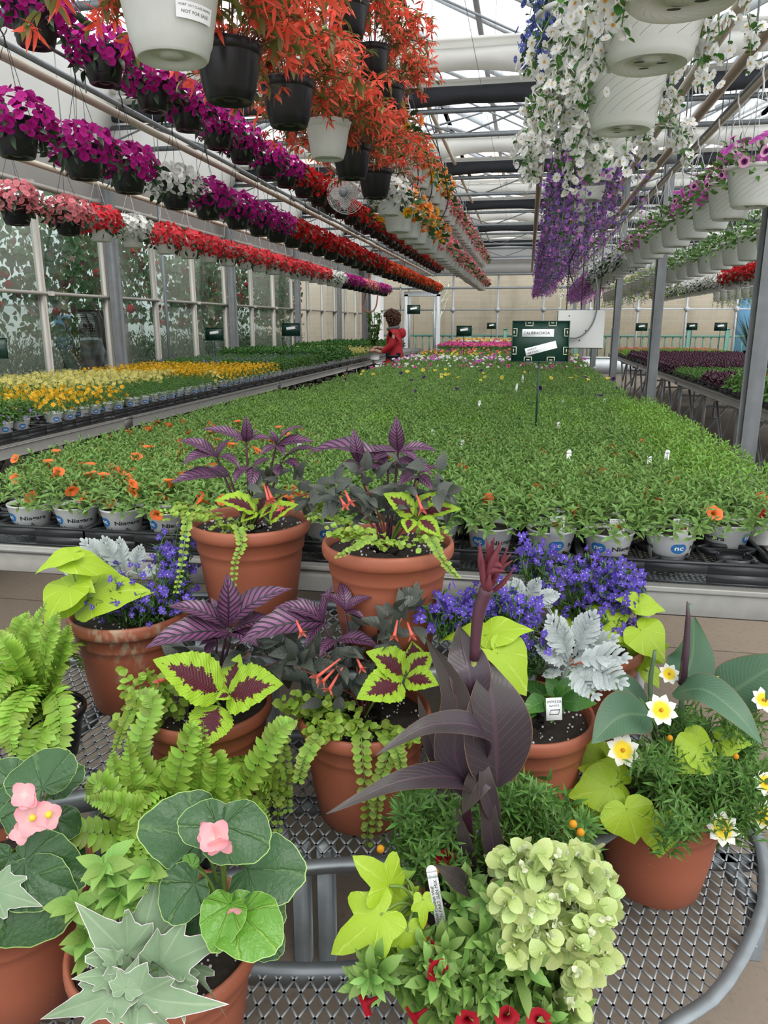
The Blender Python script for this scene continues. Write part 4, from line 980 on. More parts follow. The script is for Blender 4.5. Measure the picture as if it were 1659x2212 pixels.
zones=((3.3,4.4,'mauve flowered bedding plant',LG,FM,.9,'mauve'),(4.45,5.5,'yellow bidens',GR,FY,.75,'yellow'),(5.5,7.35,'pale cream bidens',GR,FC,.8,'cream'),(7.35,9.15,'golden bidens',GR,FG,1.,'gold'),
 (9.15,11.3,'violet campanula',LG,FV,.5,'violet'),(11.3,13.2,'dark leafy pepper like plant',DK,None,0,'dark leafy'),(13.2,15.2,'cream flowered bedding plant',GR,FW,.9,'cream far'),(15.2,19.0,'bright green leafy bedding plant',DK,None,0,'leafy far'))
for y0,y1,what,fol,fls,pr,nm in zones:
    step_=.16 if y0<13 else .2; ny=int((y1-y0)/step_)
    for iy in range(ny):
        for ix in range(int(1.8/step_)):
            x=-3.12-step_*ix; y=y0+step_*(iy+.5)
            p_=pr if nm!='cream' else (.95 if ix>2 else .15)
            if nm=='yellow': p_=.9 if ix<4 else .2
            if nm=='mauve': p_=1. if ix<2 else .2
            if nm=='violet' and ix<3: p_=.35
            front=ix==0
            fl=rp.choice(fls) if fls and rp.random()<p_ else None
            fl2=[fl] if fl else []
            if nm=='cream' and not fl and rp.random()<.5: pass
            lab=('%s in a white pot, front edge of the side bench'%what) if front else ('%s %s on the side bench behind the front pots'%(what,'in bloom' if fl else 'in leaf'))
            potted('potted_'+('bidens' if 'bidens' in what else 'campanula' if 'violet' in what else 'bacopa' if 'mauve' in what else 'leafy_plant' if 'leafy' in what else 'annual'),lab,'potted plant',(x,y,.862),rp.choice(fol),fl2 or None,(rp.choice((1,2)) if y<9 else None) if front else None,'%s side bench plants%s'%(nm,' at the front edge' if front else ' in bloom' if fl else ' in leaf'),rp.uniform(0,6.28),far=not front)
place_trays(TM2,[(-3.205,3.55+.51*i,'black plant tray on the side bench edge, %s from the near end'%ORD[i] if i<16 else None) for i in range(22)],'black plant tray far along the side bench edge','side bench trays')
# right bench plants
PU=[clump(rg,.11,.10,30,.06,.05,7,leaf_m).mesh('foliage',leafmat('burgundy_leaf',(.055,.014,.03),(.09,.02,.045),None,5,.2,.4,.5,.1,bump=0)) for _ in range(1)]
GB=[clump(rg,.12,.13,22,.085,.06,6,leaf_m).mesh('foliage',m_bench) for _ in range(2)]
GL=[clump(rg,.11,.07,22,.05,.04,6,leaf_m).mesh('foliage',m_bench)]
LI=[clump(rg,.11,.09,24,.05,.05,6,leaf_m).mesh('foliage',m_califar)]
FO=bench_flowers(5,rg,.11,.13,.07,D5,.022).mesh('flowers',P['coral']); FR_=bench_flowers(22,rg,.11,.09,.06,D5,.026).mesh('flowers',P['rose'])
for y0,y1,what,fol,fl,pr,st in ((5.0,8.4,'begonia with orange blooms',GB,FO,.5,.23),(8.4,9.6,'low burgundy coleus',PU,None,0,.2),(9.6,11.2,'low light green seedling',GL,None,0,.2),(11.2,16.2,'dark purple foliage plant',PU,None,0,.2),(16.2,17.6,'lime coloured coleus',LI,None,0,.22),(17.6,19.3,'rose red flowering plant',LI,FR_,.8,.22)):
    for iy in range(int((y1-y0)/st)):
        for ix in range(int(2.4/st)):
            if 12<y0+st*iy<16 and ix>9: continue
            f=fl if fl and rp.random()<pr else None
            potted({'beg':'potted_begonia','low b':'potted_coleus','low l':'potted_seedling','dark ':'purple_foliage_plant','lime ':'potted_lime_coleus','rose ':'potted_rose_annual'}[what[:3] if what[:3]=='beg' else what[:5]],'%s %s on the right hand bench'%(what,'at the front edge' if ix==0 else 'behind the edge row'),'potted plant',(2.13+st*ix+rp.uniform(-.02,.02),y0+st*(iy+.5),.865),rp.choice(fol),f,None,what+(' edge row' if ix==0 else ' rows'),rp.uniform(0,6.28),far=True)
TM3=tray_mesh(.30,.52,3,5,.06,.026).mesh('plant_tray',m_blk,False)
place_trays(TM3,[(2.19,4.9+.53*i,'black cell tray on the right bench edge, %s from the near end'%ORD[i] if i<16 else None) for i in range(26)],'black cell tray far along the right bench edge','right bench trays')
# ================================================================ tiered display tables
def lf2(pts,z): return [tuple((RH*a+FH*b)[:2])+(z,) for a,b in pts]
def smooth(pts,n=60):
    P=np.array(pts+[pts[0]],float); return spline(P,n)[:-1]
def sweep_rect(path,w,h,closed=True):
    P=np.asarray(path,float); k=len(P); d=nrm((np.roll(P,-1,0)-np.roll(P,1,0))); x=nrm(np.cross(d,[0,0,1.]))
    V=[];q=[]
    for i in range(k):
        for a,b in ((-w/2,0),(w/2,0),(w/2,-h*.2),(w/2,-h),(w/2-.004,-h),(-w/2,-.006)): V.append(P[i]+x[i]*a+[0,0,b])
    for i in range(k):
        j=(i+1)%k
        for c in range(6): e=(c+1)%6; q.append((i*6+c,j*6+c,j*6+e,i*6+e))
    return T(V,q)
def tier(label,outline,z,bars,legs,h=.042):
    poly=smooth(outline,72); p3=np.array([(RH*a+FH*b)+np.array([0,0,z]) for a,b in poly]); c=p3.mean(0)*[1,1,0]
    t=thing('display_tier',label,'display table',c)
    def mk(mb,n,m): o=mb.build(n,m,t,False); o.location=-c; return o
    mk(MB().add(sweep_rect(p3,.030,h)),'rim',m_galv)
    mk(MB().add(diamond(p3[:,:2],z-.012,.036,.062,.0046,.004,YAW)),'mesh_top',m_mesh)
    mb=MB()
    for (a,b),(c_,d) in bars: mb.add(bar(RH*a+FH*b+np.array([0,0,z-.036]),RH*c_+FH*d+np.array([0,0,z-.036]),.036,.03))
    mk(mb,'cross_bar',m_galv)
    for a,b in legs:
        p=RH*a+FH*b; mk(MB().add(bbox(p[0]-.02,p[1]-.02,0,p[0]+.02,p[1]+.02,z-.02,.003)),'leg',m_galv)
    return t
Z3,Z2,ZF,Z1,ZR=.16,.36,.50,.75,.45
tier('lowest curved mesh tier, nearest the camera, with a wide galvanised rim',[(1.07,1.95),(1.035,1.75),(.93,1.53),(.733,1.308),(.588,1.218),(.4,1.10),(.2,1.0),(0,.94),(-.3,.88),(-.7,.9),(-1.1,1.0),(-1.3,1.3),(-1.2,1.6),(-1.0,1.56),(-.7,1.47),(-.4,1.385),(-.216,1.357),(0,1.37),(.2,1.43),(.38,1.56),(.5,1.75),(.53,1.97),(.8,2.02)],Z3,
   [((.2,1.43),(.0,.95)),((.52,1.75),(1.02,1.73)),((-.55,1.42),(-.62,.9)),((-1.05,1.5),(-1.15,1.05)),((.95,1.98),(.93,1.55))],[(.93,1.55),(.1,.97),(-.62,.93),(-1.05,1.5),(.56,1.9)])
tier('middle mesh tier carrying the two coleus pots and the white tagged pot',[(.62,1.95),(.64,1.72),(.52,1.53),(.2,1.46),(-.116,1.449),(-.42,1.40),(-.62,1.38),(-.68,1.6),(-.66,1.95),(0,2.0)],Z2,
   [((-.23,1.46),(-.33,1.95)),((.3,1.5),(.3,1.95)),((-.6,1.7),(.6,1.7))],[(-.2,1.53),(-.14,1.53),(.5,1.62),(-.58,1.85),(.5,1.9)])
tier('side mesh tier at the left under the mud splashed pot',[(-.64,1.52),(-.66,2.1),(-1.0,2.22),(-1.35,2.2),(-1.4,1.6),(-1.0,1.44)],ZF,
   [((-.66,1.6),(-1.38,1.75)),((-.9,1.45),(-.8,2.15))],[(-.7,1.6),(-.72,2.05),(-1.3,1.7),(-1.3,2.1)])
tier('top mesh tier against the bench rail under the two back pots',[(.45,1.72),(.42,1.97),(0,2.03),(-.6,2.14),(-.62,1.9),(-.35,1.72),(0,1.62)],Z1,
   [((-.12,1.66),(-.02,2.0)),((-.5,1.85),(.4,1.85))],[(.38,1.8),(.3,1.95),(-.55,2.05),(-.3,1.78)])
tier('small right mesh tier behind the tagged pot',[(.36,1.84),(.74,1.80),(.78,2.0),(.4,2.06)],ZR,[((.55,1.82),(.58,2.03))],[(.42,2.0),(.7,1.86),(.72,1.98)])
# ================================================================ big planters
def sweepleaf(pts,W,wf=w_ell,up=(0,0,1.),n=14,m=2,fold=.3,wave=.0,nw=2,edge=0.):
    P=spline(pts,n+1); d=nrm(np.gradient(P,axis=0)); up=nrm(np.asarray(up,float)); x=nrm(np.cross(d,up)); z=np.cross(x,d); V=[];uv=[];q=[];mq=[]
    ss=[j/m for j in range(-m,m+1)]
    if edge: ss=[-1,-1+edge]+[s*(1-edge) for s in ss[1:-1]]+[1-edge,1]
    k=len(ss)
    for i in range(n+1):
        t=i/n; w=W*wf(t)
        for s in ss: V.append(P[i]+x[i]*s*w*math.cos(fold)+z[i]*(abs(s)*w*math.sin(fold)+wave*W*math.sin(nw*2*PI*t+s*1.5)*s*s)); uv.append((s*.5+.5,t))
    for i in range(n):
        for j in range(k-1): q.append((i*k+j,i*k+j+1,(i+1)*k+j+1,(i+1)*k+j)); mq.append(1 if edge and j in (0,k-2) else 0)
    return T(V,q,uv=uv,mq=np.array(mq))
UPC=nrm(np.array([0,0,.8])-FH*.62)
POTP=[(.66,0),(.685,.008),(.695,.05),(.703,.055),(.785,.33),(.855,.64),(.862,.70),(.885,.715),(.895,.74),(.905,.85),(.955,.862),(.99,.885),(1.0,.92),(.998,.965),(.98,.992),(.955,1.0),(.93,.985),(.915,.93),(.89,.86)]
class Planter:
    def __init__(s,label,px,py,fw,zb,R=.165,H=.28,mat=None,name='planter',soil=True):
        p=A(px,py,fw); s.c=np.array([p[0],p[1],zb]); s.fw=fw; s.R=R; s.H=H; s.zr=zb+H; s.t=thing(name,label,'planter',s.c)
        s.rng=np.random.RandomState(int(px)+7)
        MB().add(lathe([(r*R,z*H) for r,z in POTP],48)).add(lathe([(.001,.004),(.66*R,.0)],32)).build('pot',mat or m_terra,s.t)
        if soil:
            mb=MB().add(T([(0,0,.9*H)]+[(R*.9*f*math.cos(a),R*.9*f*math.sin(a),.9*H+s.rng.uniform(-.006,.008)) for f in (.3,.6,.85,1) for a in np.arange(24)*PI/12],[(1+i*24+c,1+i*24+(c+1)%24,25+i*24+(c+1)%24,25+i*24+c) for i in range(3) for c in range(24)],[(0,1+c,1+(c+1)%24) for c in range(24)]))
            a=s.rng.uniform(0,6.28,90); r=R*.86*np.sqrt(s.rng.uniform(size=90)); mb.add(sphere(1,5,3).mat(1),upf(np.stack([r*np.cos(a),r*np.sin(a),np.full(90,.9*H+.008)],1),(0,0,1.),s=s.rng.uniform(.0016,.0036,90)))
            mb.build('soil',[m_soil,m_perl],s.t)
        s.soil=s.c+np.array([0,0,.9*H])
    def part(s,name,mb,mats,parent=None,smooth=True):
        o=mb.build(name,mats,parent or s.t,smooth)
        if parent is None: o.location=-s.c
        return o
    def P(s,px,py,df=0.): return A(px,py,s.fw+df)
    def plant(s,name,stemm,root=None,stems=(),r=.004):
        """part made of its stems; leaves hang on it as sub-parts"""
        mb=MB(); root=s.soil if root is None else np.array(root,float)
        for st in stems: mb.add(tube(spline(st,10),np.linspace(r,r*.55,10),7))
        if not stems: mb.add(tube([root,root+[0,0,.03]],r,6))
        return s.part(name,mb,stemm)
    def leaves(s,plant,L,tpl,mats,pet=None,pr=.0022,root=None,up=None,wr=1.,df=0.,arch=.03,names='leaf',jit=.14):
        """L: (base px,py, tip px,py, width factor[, depth shift of base, of tip])"""
        pm_=MB()
        for e in L:
            bx,by,tx,ty=e[:4]; w=e[4] if len(e)>4 else 1; d0=(e[5] if len(e)>5 else 0)+df; d1=(e[6] if len(e)>6 else d0-df)+df
            b=s.P(bx,by,d0); t=s.P(tx,ty,d1); l=np.linalg.norm(t-b); u=nrm((UPC if up is None else np.asarray(up))+s.rng.normal(size=3)*jit)
            tt=tpl[s.rng.randint(len(tpl))] if isinstance(tpl,list) else tpl
            MB().add(tt,frames(b,t-b,u,l*wr*w,l,l)[0]).build(names,mats,plant)
            if pet: 
                r=np.array(root if root is not None else s.soil,float); mid=(r+b)/2+np.array([0,0,arch]); pm_.add(tube(spline([r,mid,b],8),pr,5,False))
        if pet and L: MB(); pm_.build('petioles',pet,plant)
    def jenny(s,part,n,px,py,rx,ry,sz=.016,df=0.):
        r=s.rng; q=np.array([s.P(px+rx*a,py+ry*b,df+r.uniform(-.03,.03)) for a,b in zip(np.clip(r.normal(size=n)*.5,-1,1),np.clip(r.normal(size=n)*.5,-1,1))])
        d=nrm(r.normal(size=q.shape)*[1,1,.3]); z=r.uniform(.8,1.25,n)*sz; part.add(leaf_r,frames(q,d,nrm(r.normal(size=q.shape)*.35+UPC),z,z,z))
    def trail(s,part,pts,n,sz=.017,lead=1.):
        """string of paired round leaves"""
        r=s.rng; Q=spline([s.P(*p) for p in pts],n); part.add(tube(Q,.0014,4,False).mat(1))
        for i,q in enumerate(Q):
            z=sz*(1-.45*i/n)*r.uniform(.9,1.15); a=r.uniform(-.3,.3)
            for sg in (-1,1):
                d=nrm(RH*sg+FH*r.uniform(-.3,.1)+np.array([0,0,r.uniform(-.5,.3)])); part.add(leaf_r,frames(q,d,nrm(-FH*.9+np.array([0,0,.5])+r.normal(size=3)*.25),z,z,z)[0])
heart=[polT(rheart(),32,droop=.22,cup=.25,wav=.05,seed=k,fold=.12) for k in range(3)]
lobed=[polT(rpts(((0,1),(.22,.78),(.5,.46),(.62,.45),(.95,.62),(1.12,.62),(1.5,.40),(1.9,.42),(2.3,.46),(2.75,.34),(PI,.10))),44,droop=.2,cup=.2,wav=.06,seed=k,fold=.1) for k in range(3)]
maple=[polT(rpts(((0,1),(.10,.80),(.24,.62),(.30,.60),(.42,.50),(.55,.47),(.72,.66),(.80,.60),(.98,.44),(1.25,.42),(1.45,.54),(1.6,.48),(2.0,.36),(2.4,.38),(2.8,.26),(PI,.08))),56,rings=(.35,.7,.975,1.),droop=.3,cup=.1,wav=.10,seed=k,fold=.1) for k in range(3)]
begT=[polT((lambda k:lambda th:(lambda a:rpts(((0,1),(.25,.95),(.6,.84),(1.1,.72 if th<PI else .62),(1.6,.58 if th<PI else .44),(2.2,.44 if th<PI else .30),(2.75,.3),(PI,.06)))(a)*(1+.012*math.sin(20*th)))(th))(k),64,rings=(.2,.4,.65,.85,.985,1.),droop=.38,cup=.15,wav=.09,nwav=7,seed=k,fold=.30) for k in range(3)]
coleT=[leafT(serr(w_ovate,13,.14),26,3,.36,.22,.5,.07,5) for k in range(2)]+[leafT(serr(w_ovate,15,.14),28,3,.36,.3,1.1,.09,4)]
shieldT=[leafT(serr(w_lance,24,.06),24,2,.19,.35,k,.05,4) for k in (.7,1.2,1.7)]
ovT=[leafT(w_ovate,8,2,.27,.3,k,.04) for k in (.5,1.,1.4)]
grT=[leafT(serr(w_ovate,12,.08),20,2,.31,.25,k,.05) for k in (.7,1.2)]
def dusty_leaf(droop,seed):
    r=random.Random(seed); mb=MB().add(leafT(lambda t:1-.45*t,10,1,.055,.2,droop)); rib=leafT(lambda t:1,20,1,.01,0,droop).v[1::3]
    lobe=leafT(lambda t:.35+.65*math.sin(PI*min(1,.1+t*.85))**.8,6,1,.24,.15,.6)
    for i,tt in enumerate((.22,.36,.5,.64,.78,.9)):
        L=(.26,.36,.38,.34,.25,.17)[i]
        for sg in (-1,1):
            b=rib[int(tt*20)]; d=np.array([sg*.85,.6+.3*tt,r.uniform(-.1,.15)]); mb.add(lobe,frames(b,d,(0,0,1.),L,L,L)[0])
            if i<5:
                e=b+nrm(d)*L*.55; mb.add(lobe,frames(e,nrm(d+[0,.9,0]),(0,0,1.),L*.55,L*.55,L*.55)[0]).add(lobe,frames(e,nrm(d+[0,-.9,0]),(0,0,1.),L*.45,L*.45,L*.45)[0])
    mb.add(lobe,frames(rib[18],(0,1,0),(0,0,1.),.22,.2,.2)[0]); return mb.T()
dustT=[dusty_leaf(.6,1),dusty_leaf(1.1,2),dusty_leaf(.3,3)]
tubeF=funnelT(8,1,1)
def fuchsia_flowers(P_,L):
    for bx,by,tx,ty in L:
        b=P_.P(bx,by,-.09); t=P_.P(tx,ty,-.13); l=np.linalg.norm(t-b)
        mb=MB().add(tube([b,b+(t-b)*.5,b+(t-b)*.78],[.0022,.0032,.0048],7)).add(petalsT(4,1,.5,.6,3,w_lance),upf(b+(t-b)*.76,t-b,s=l*.28)[0])
        P_.part('flower',mb,P['fuchsia'])
def fuchsia(P_,cl,flowers,n=26,s=.05):
    r=P_.rng; mb=MB(); st=MB()
    for px,py,rx,ry in cl:
        c=P_.P(px,py,-.04); st.add(tube(spline([P_.soil,(P_.soil+c)/2+[0,0,.02],c],6),.0022,5))
        q=np.array([P_.P(px+rx*r.uniform(-1,1),py+ry*r.uniform(-1,1),r.uniform(-.08,.03)) for _ in range(n)]); d=nrm(q-c+r.normal(size=q.shape)*.03); z=r.uniform(.7,1.2,n)*s
        mb.add(ovT[0],frames(q,d,nrm(UPC+r.normal(size=q.shape)*.3),z,z,z))
    P_.part('fuchsia_stems',st,m_rstem); P_.part('fuchsia_foliage',mb,m_ful); fuchsia_flowers(P_,flowers)
def shield(P_,whorls,more=()):
    """whorls: (px,py, [tips (px,py,width,df)])"""
    pl=P_.plant('persian_shield',m_pstem,stems=[[P_.soil+RH*((w_[0]-CX)/FPX*.2*0),(P_.soil*.45+P_.P(w_[0],w_[1])*.55)+[0,0,-.02],P_.P(w_[0],w_[1])] for w_ in whorls],r=.005)
    for wx,wy,tips in whorls:
        L=[(wx,wy,tx,ty,ww,0,dd) for tx,ty,ww,dd in tips]; P_.leaves(pl,L,shieldT,m_shield,up=np.array([0,0,.9])-FH*.45)
    return pl
def lobelia(P_,cl,n=60,fs=.0078):
    r=P_.rng; st=MB();lf=MB();fl=MB(); F=MB().add(petalsT(3,1,1.0,.1,2,lambda t:.3+.9*math.sin(PI*min(t,.88)*.62),jit=.1),TR(rz=-PI/2-.0)).add(petalsT(2,.6,.35,.4,2,w_lance),TR(rz=PI/2)).T()
    for px,py,rx,ry,df in cl:
        k=int(n*rx*ry/8500)+5
        for i in range(k):
            a,b=r.uniform(-1,1,2); 
            if a*a+b*b>1: continue
            t=P_.P(px+rx*a,py+ry*b,df+r.uniform(-.06,.06)); base=P_.P(px+rx*a*.4,py+ry*1.1+12,df*.6); m_=spline([base,(base+t)/2+r.normal(size=3)*.012,t],7); st.add(tube(m_,.0010,3,False))
            q=m_[1:].repeat(2,0)+r.normal(size=(12,3))*.004; z=r.uniform(.014,.026,12); lf.add(leaf_n,frames(q,nrm(r.normal(size=q.shape)+[0,0,.5]),(0,0,1.),z,z,z))
            for _ in range(2): fl.add(F,upf(t+r.normal(size=3)*.013,nrm(-FH+np.array([0,0,.35])+r.normal(size=3)*.6),s=fs*r.uniform(.8,1.25),rng=r)[0])
    P_.part('lobelia_stems',st,m_stem); P_.part('lobelia_leaves',lf,m_lobl); P_.part('lobelia_flowers',fl,P['lobelia'])
def dusty(P_,L,df=0.,root=None):
    pl=P_.plant('dusty_miller',m_dusty,root=root); 
    if root is not None: root=np.array(root)
    P_.leaves(pl,L,dustT,m_dusty,m_dusty,.0022,root=root,df=df,wr=1.)
def mixA(label,px,py,fw,zb,**kw): return Planter(label,px,py,fw,zb,**kw)
# ---- back left pot A
a=mixA('back left terracotta planter with purple leaves and lime coleus, against the bench rail',540,1120,1.985,Z1)
shield(a,[(532,955,[(532,897,1.15,-.02),(435,927,1.,-.02),(595,953,1.,0),(505,957,1.1,-.05),(560,930,.9,.02)]),(597,962,[(582,928,1.2,0),(662,922,1.,.0),(680,955,1.,-.03),(615,985,1.1,-.06),(560,985,1.,-.05)]),
 (470,990,[(385,952,1.1,0),(393,1006,1.35,-.06),(500,948,1.2,.02),(520,1015,1.,-.05)]),(497,1030,[(366,1045,1.0,-.08),(448,1010,1,-.03)]),(607,1003,[(700,980,1.05,-.02),(650,1020,1.2,-.06),(590,1040,1.1,-.05)]),(545,1010,[(505,1045,1.2,-.08),(585,990,1.3,.02),(540,1060,1.2,-.08)])])
fuchsia(a,[(640,1055,55,28),(565,1050,30,30),(690,1060,35,22)],[(570,1045,583,1092),(577,1050,590,1085),(630,1095,600,1100)],16,.055)
pl=a.plant('coleus',m_stem); a.leaves(pl,[(552,1108,463,1082,1.25,-.1,-.12),(555,1112,600,1058,1.15,-.06,0),(583,1128,645,1090,1.15,-.1,-.12),(553,1105,520,1128,1.1,-.1,-.14),(600,1090,560,1120,.8,-.06,-.1)],coleT,m_coleus,m_stem,.003)
j=MB(); a.jenny(j,90,415,1108,60,20,.017,-.06); a.jenny(j,70,500,1135,50,14,.015,-.12); a.trail(j,[(515,1140,-.15),(522,1175,-.18),(508,1215,-.185),(505,1262,-.18)],13); a.trail(j,[(405,1120,-.1),(400,1160,-.17),(392,1225,-.18),(380,1278,-.18)],15); a.trail(j,[(440,1115,-.1),(400,1110,-.14),(352,1102,-.15)],9); a.jenny(j,60,690,1095,30,22,.016,-.02)
a.part('creeping_jenny',j,[m_jenny,m_stem])
# ---- back right pot B
b=mixA('back right terracotta planter with purple leaves and trailing yellow green jenny at both sides',838,1165,1.78,Z1)
shield(b,[(860,975,[(857,898,1.2,-.02),(946,978,.9,.02),(800,1002,1.,0),(905,1000,1.2,-.05),(770,985,.8,.03)]),(838,1010,[(660,988,.75,.05),(770,1020,1.,-.04),(935,1030,1.2,-.06),(800,960,1.2,.03)]),(900,1030,[(935,1060,1.2,-.06),(955,1010,1,0),(860,1050,1.2,-.08)]),(775,1000,[(762,925,1.1,.0),(735,1010,1,-.03)])])
fuchsia(b,[(790,1050,40,35),(905,1040,55,35),(730,1060,30,25),(950,1075,30,20),(820,1110,45,20)],[(745,1060,760,1092),(735,1075,748,1098),(900,1070,915,1110)],22,.055)
pl=b.plant('coleus',m_stem); b.leaves(pl,[(893,1113,828,1066,1.25,-.08,-.08),(900,1118,940,1062,1.15,-.04,.0),(905,1122,952,1160,1.1,-.1,-.13),(900,1115,998,1100,.7,-.03,-.06),(885,1120,880,1152,1.3,-.1,-.14)],coleT,m_coleus,m_stem,.003)
j=MB(); b.jenny(j,80,760,1150,60,18,.016,-.12); b.jenny(j,60,840,1172,70,12,.015,-.14); b.jenny(j,50,930,1160,40,20,.016,-.1); b.trail(j,[(800,1160,-.14),(770,1180,-.17),(730,1202,-.17)],10); b.trail(j,[(930,1160,-.13),(945,1190,-.17),(965,1220,-.17),(988,1246,-.165)],15); b.trail(j,[(750,1130,-.05),(710,1115,-.05),(672,1120,-.03)],10)
b.part('creeping_jenny',j,[m_jenny,m_stem])
# ---- C
c=mixA('front left coleus planter half behind the bright fern, with broad lime and burgundy leaves',447,1545,1.69,Z2)
shield(c,[(492,1355,[(490,1237,1.2,0),(360,1310,1.,-.02),(632,1272,1.05,0),(545,1300,1.1,.03),(455,1290,1.1,.02)]),(500,1370,[(312,1402,1.05,-.1),(600,1345,1.15,-.05),(430,1395,1.1,-.08),(560,1400,1.1,-.08)]),(470,1380,[(340,1372,1.15,-.05),(400,1330,1.1,0),(445,1430,1,-.08)])])
fuchsia(c,[(450,1415,60,25),(540,1410,50,25),(600,1430,35,25)],[(385,1460,330,1475)],16,.06)
pl=c.plant('coleus',m_stem); c.leaves(pl,[(490,1505,612,1478,1.35,-.12,-.16),(478,1500,330,1425,1.15,-.12,-.16),(493,1500,519,1412,1.1,-.1,-.06),(530,1480,592,1440,1.3,-.03,-.0),(475,1525,428,1622,1.55,-.14,-.22),(495,1500,465,1512,1.3,-.14,-.17)],coleT,m_coleus,m_stem,.0035)
j=MB(); c.jenny(j,150,335,1500,65,55,.024,-.08); c.jenny(j,50,300,1560,40,40,.024,-.12); c.jenny(j,70,590,1690,32,55,.02,-.13)
for t_ in ([(345,1530,-.12),(310,1580,-.17),(290,1640,-.18)],[(300,1500,-.1),(270,1560,-.14),(252,1610,-.15)],[(590,1580,-.1),(602,1680,-.14),(600,1792,-.14)],[(575,1600,-.1),(575,1680,-.15),(570,1740,-.15)],[(610,1600,-.1),(620,1680,-.12),(622,1750,-.12)]): c.trail(j,t_,14,.021)
c.part('creeping_jenny',j,[m_jenny,m_stem])
# ---- D
d=mixA('centre terracotta planter with coral tube flowers and long strings of round leaves',787,1567,1.645,Z2)
shield(d,[(700,1345,[(515,1392,1.05,-.08),(590,1315,1.,0),(640,1290,1.1,.02),(722,1262,1.0,.0),(660,1400,1.,-.05)]),(745,1320,[(735,1258,1.3,.05),(805,1290,1.1,.0),(790,1340,1.,-.02),(690,1285,1.1,.0)]),(728,1385,[(820,1400,1.1,-.05),(690,1420,1.1,-.08)])])
fuchsia(d,[(700,1410,60,35),(870,1330,45,25),(640,1440,40,30),(740,1490,50,30),(820,1370,40,25),(770,1440,40,25)],[(735,1423,670,1474),(728,1440,688,1482),(740,1442,703,1503),(770,1420,785,1452),(858,1340,850,1385),(880,1345,893,1382),(640,1340,655,1375)],20,.065)
pl=d.plant('coleus',m_stem); d.leaves(pl,[(872,1462,790,1408,1.3,-.08,-.1),(877,1465,948,1480,1.4,-.08,-.12),(868,1476,770,1510,1.15,-.12,-.2),(880,1455,935,1410,1.1,-.05,-.0)],coleT,m_coleus,m_stem,.003); d.leaves(pl,[(895,1450,890,1385,1.5,-.0,.02)],coleT,m_colbur)
j=MB(); d.jenny(j,150,690,1530,80,35,.023,-.05); d.jenny(j,110,740,1575,75,22,.021,-.13); d.jenny(j,60,860,1590,50,20,.021,-.13)
for t_ in ([(690,1590,-.15),(662,1630,-.18),(645,1685,-.18)],[(780,1590,-.16),(785,1660,-.18),(795,1750,-.15),(793,1822,-.12)],[(850,1600,-.15),(820,1690,-.17),(812,1790,-.14)],[(840,1595,-.15),(858,1620,-.17),(868,1660,-.17)],[(930,1560,-.1),(940,1600,-.12),(937,1640,-.12)]): d.trail(j,t_,15,.026)
d.part('creeping_jenny',j,[m_jenny,m_stem])
# ---- F mud splashed
f=Planter('mud splashed terracotta planter at the left with lime sweet potato vine and blue lobelia',280,1297,1.955,ZF,R=.168,mat=m_terrad)
pl=f.plant('sweet_potato_vine',m_stem,stems=[[f.P(170,1318,-.1),f.P(165,1270,-.14),f.P(152,1215,-.14)],[f.P(175,1318,-.1),f.P(185,1290,-.12),f.P(200,1290,-.12)]],r=.0035)
f.leaves(pl,[(155,1195,74,1216,.55,-.14,-.2),(156,1212,265,1217,.6,-.14,-.1),(150,1268,82,1322,1.2,-.16,-.24),(152,1285,86,1338,1.0,-.14,-.2),(200,1292,300,1248,1.0,-.12,-.14),(150,1245,185,1262,1.0,-.12,-.18),(190,1245,240,1225,.9,-.05,0)],heart,[m_lime,m_lime],m_stem,.0025,root=f.P(172,1318,-.1))
lobelia(f,[(330,1270,90,55,-.06),(300,1305,85,28,-.12),(370,1180,45,40,.0),(380,1230,35,50,-.02),(250,1300,60,25,-.12)],150)
dusty(f,[(250,1235,180,1170,.9),(260,1230,225,1163,.9),(270,1235,260,1165,.8),(245,1240,135,1222,.8),(290,1235,305,1180,.9),(300,1240,340,1230,1.),(260,1240,200,1205,1.),(240,1245,160,1190,.7)],0.0,root=f.P(265,1285,0))
# ---- E
e=Planter('terracotta planter with silver dusty miller, green leaves and a white plant tag on the rim',1137,1532,1.64,Z2)
pl=e.plant('sweet_potato_vine',m_stem,root=e.P(1090,1480,-.05)); e.leaves(pl,[(1060,1368,1140,1340,.9,-.1,-.12),(1073,1412,1152,1486,1.25,-.15,-.2),(1070,1400,1040,1385,1.,-.1,-.12),(1045,1365,925,1352,.35,-.08,-.0),(1085,1440,1100,1482,1.3,-.13,-.16),(1080,1405,1055,1440,1.,-.12,-.15),(1100,1440,1085,1400,.9,-.1,-.1)],heart,[m_lime,m_lime],m_stem,.003,root=e.P(1100,1500,-.06))
lobelia(e,[(975,1320,60,45,.05),(1090,1320,70,40,.03),(1145,1390,38,50,-.03),(1060,1300,55,35,.06)],190,.010)
dusty(e,[(1230,1420,1185,1335,1.1),(1240,1415,1285,1325,1.,),(1240,1430,1355,1425,1.,-.05,-.1),(1245,1440,1350,1480,1.,-.05,-.15),(1225,1440,1160,1400,1.),(1235,1445,1290,1510,1.,-.05,-.15),(1225,1430,1215,1350,.8),(1240,1430,1330,1380,1.),(1220,1450,1175,1460,.9)],-.07,root=e.P(1210,1500,-.03))
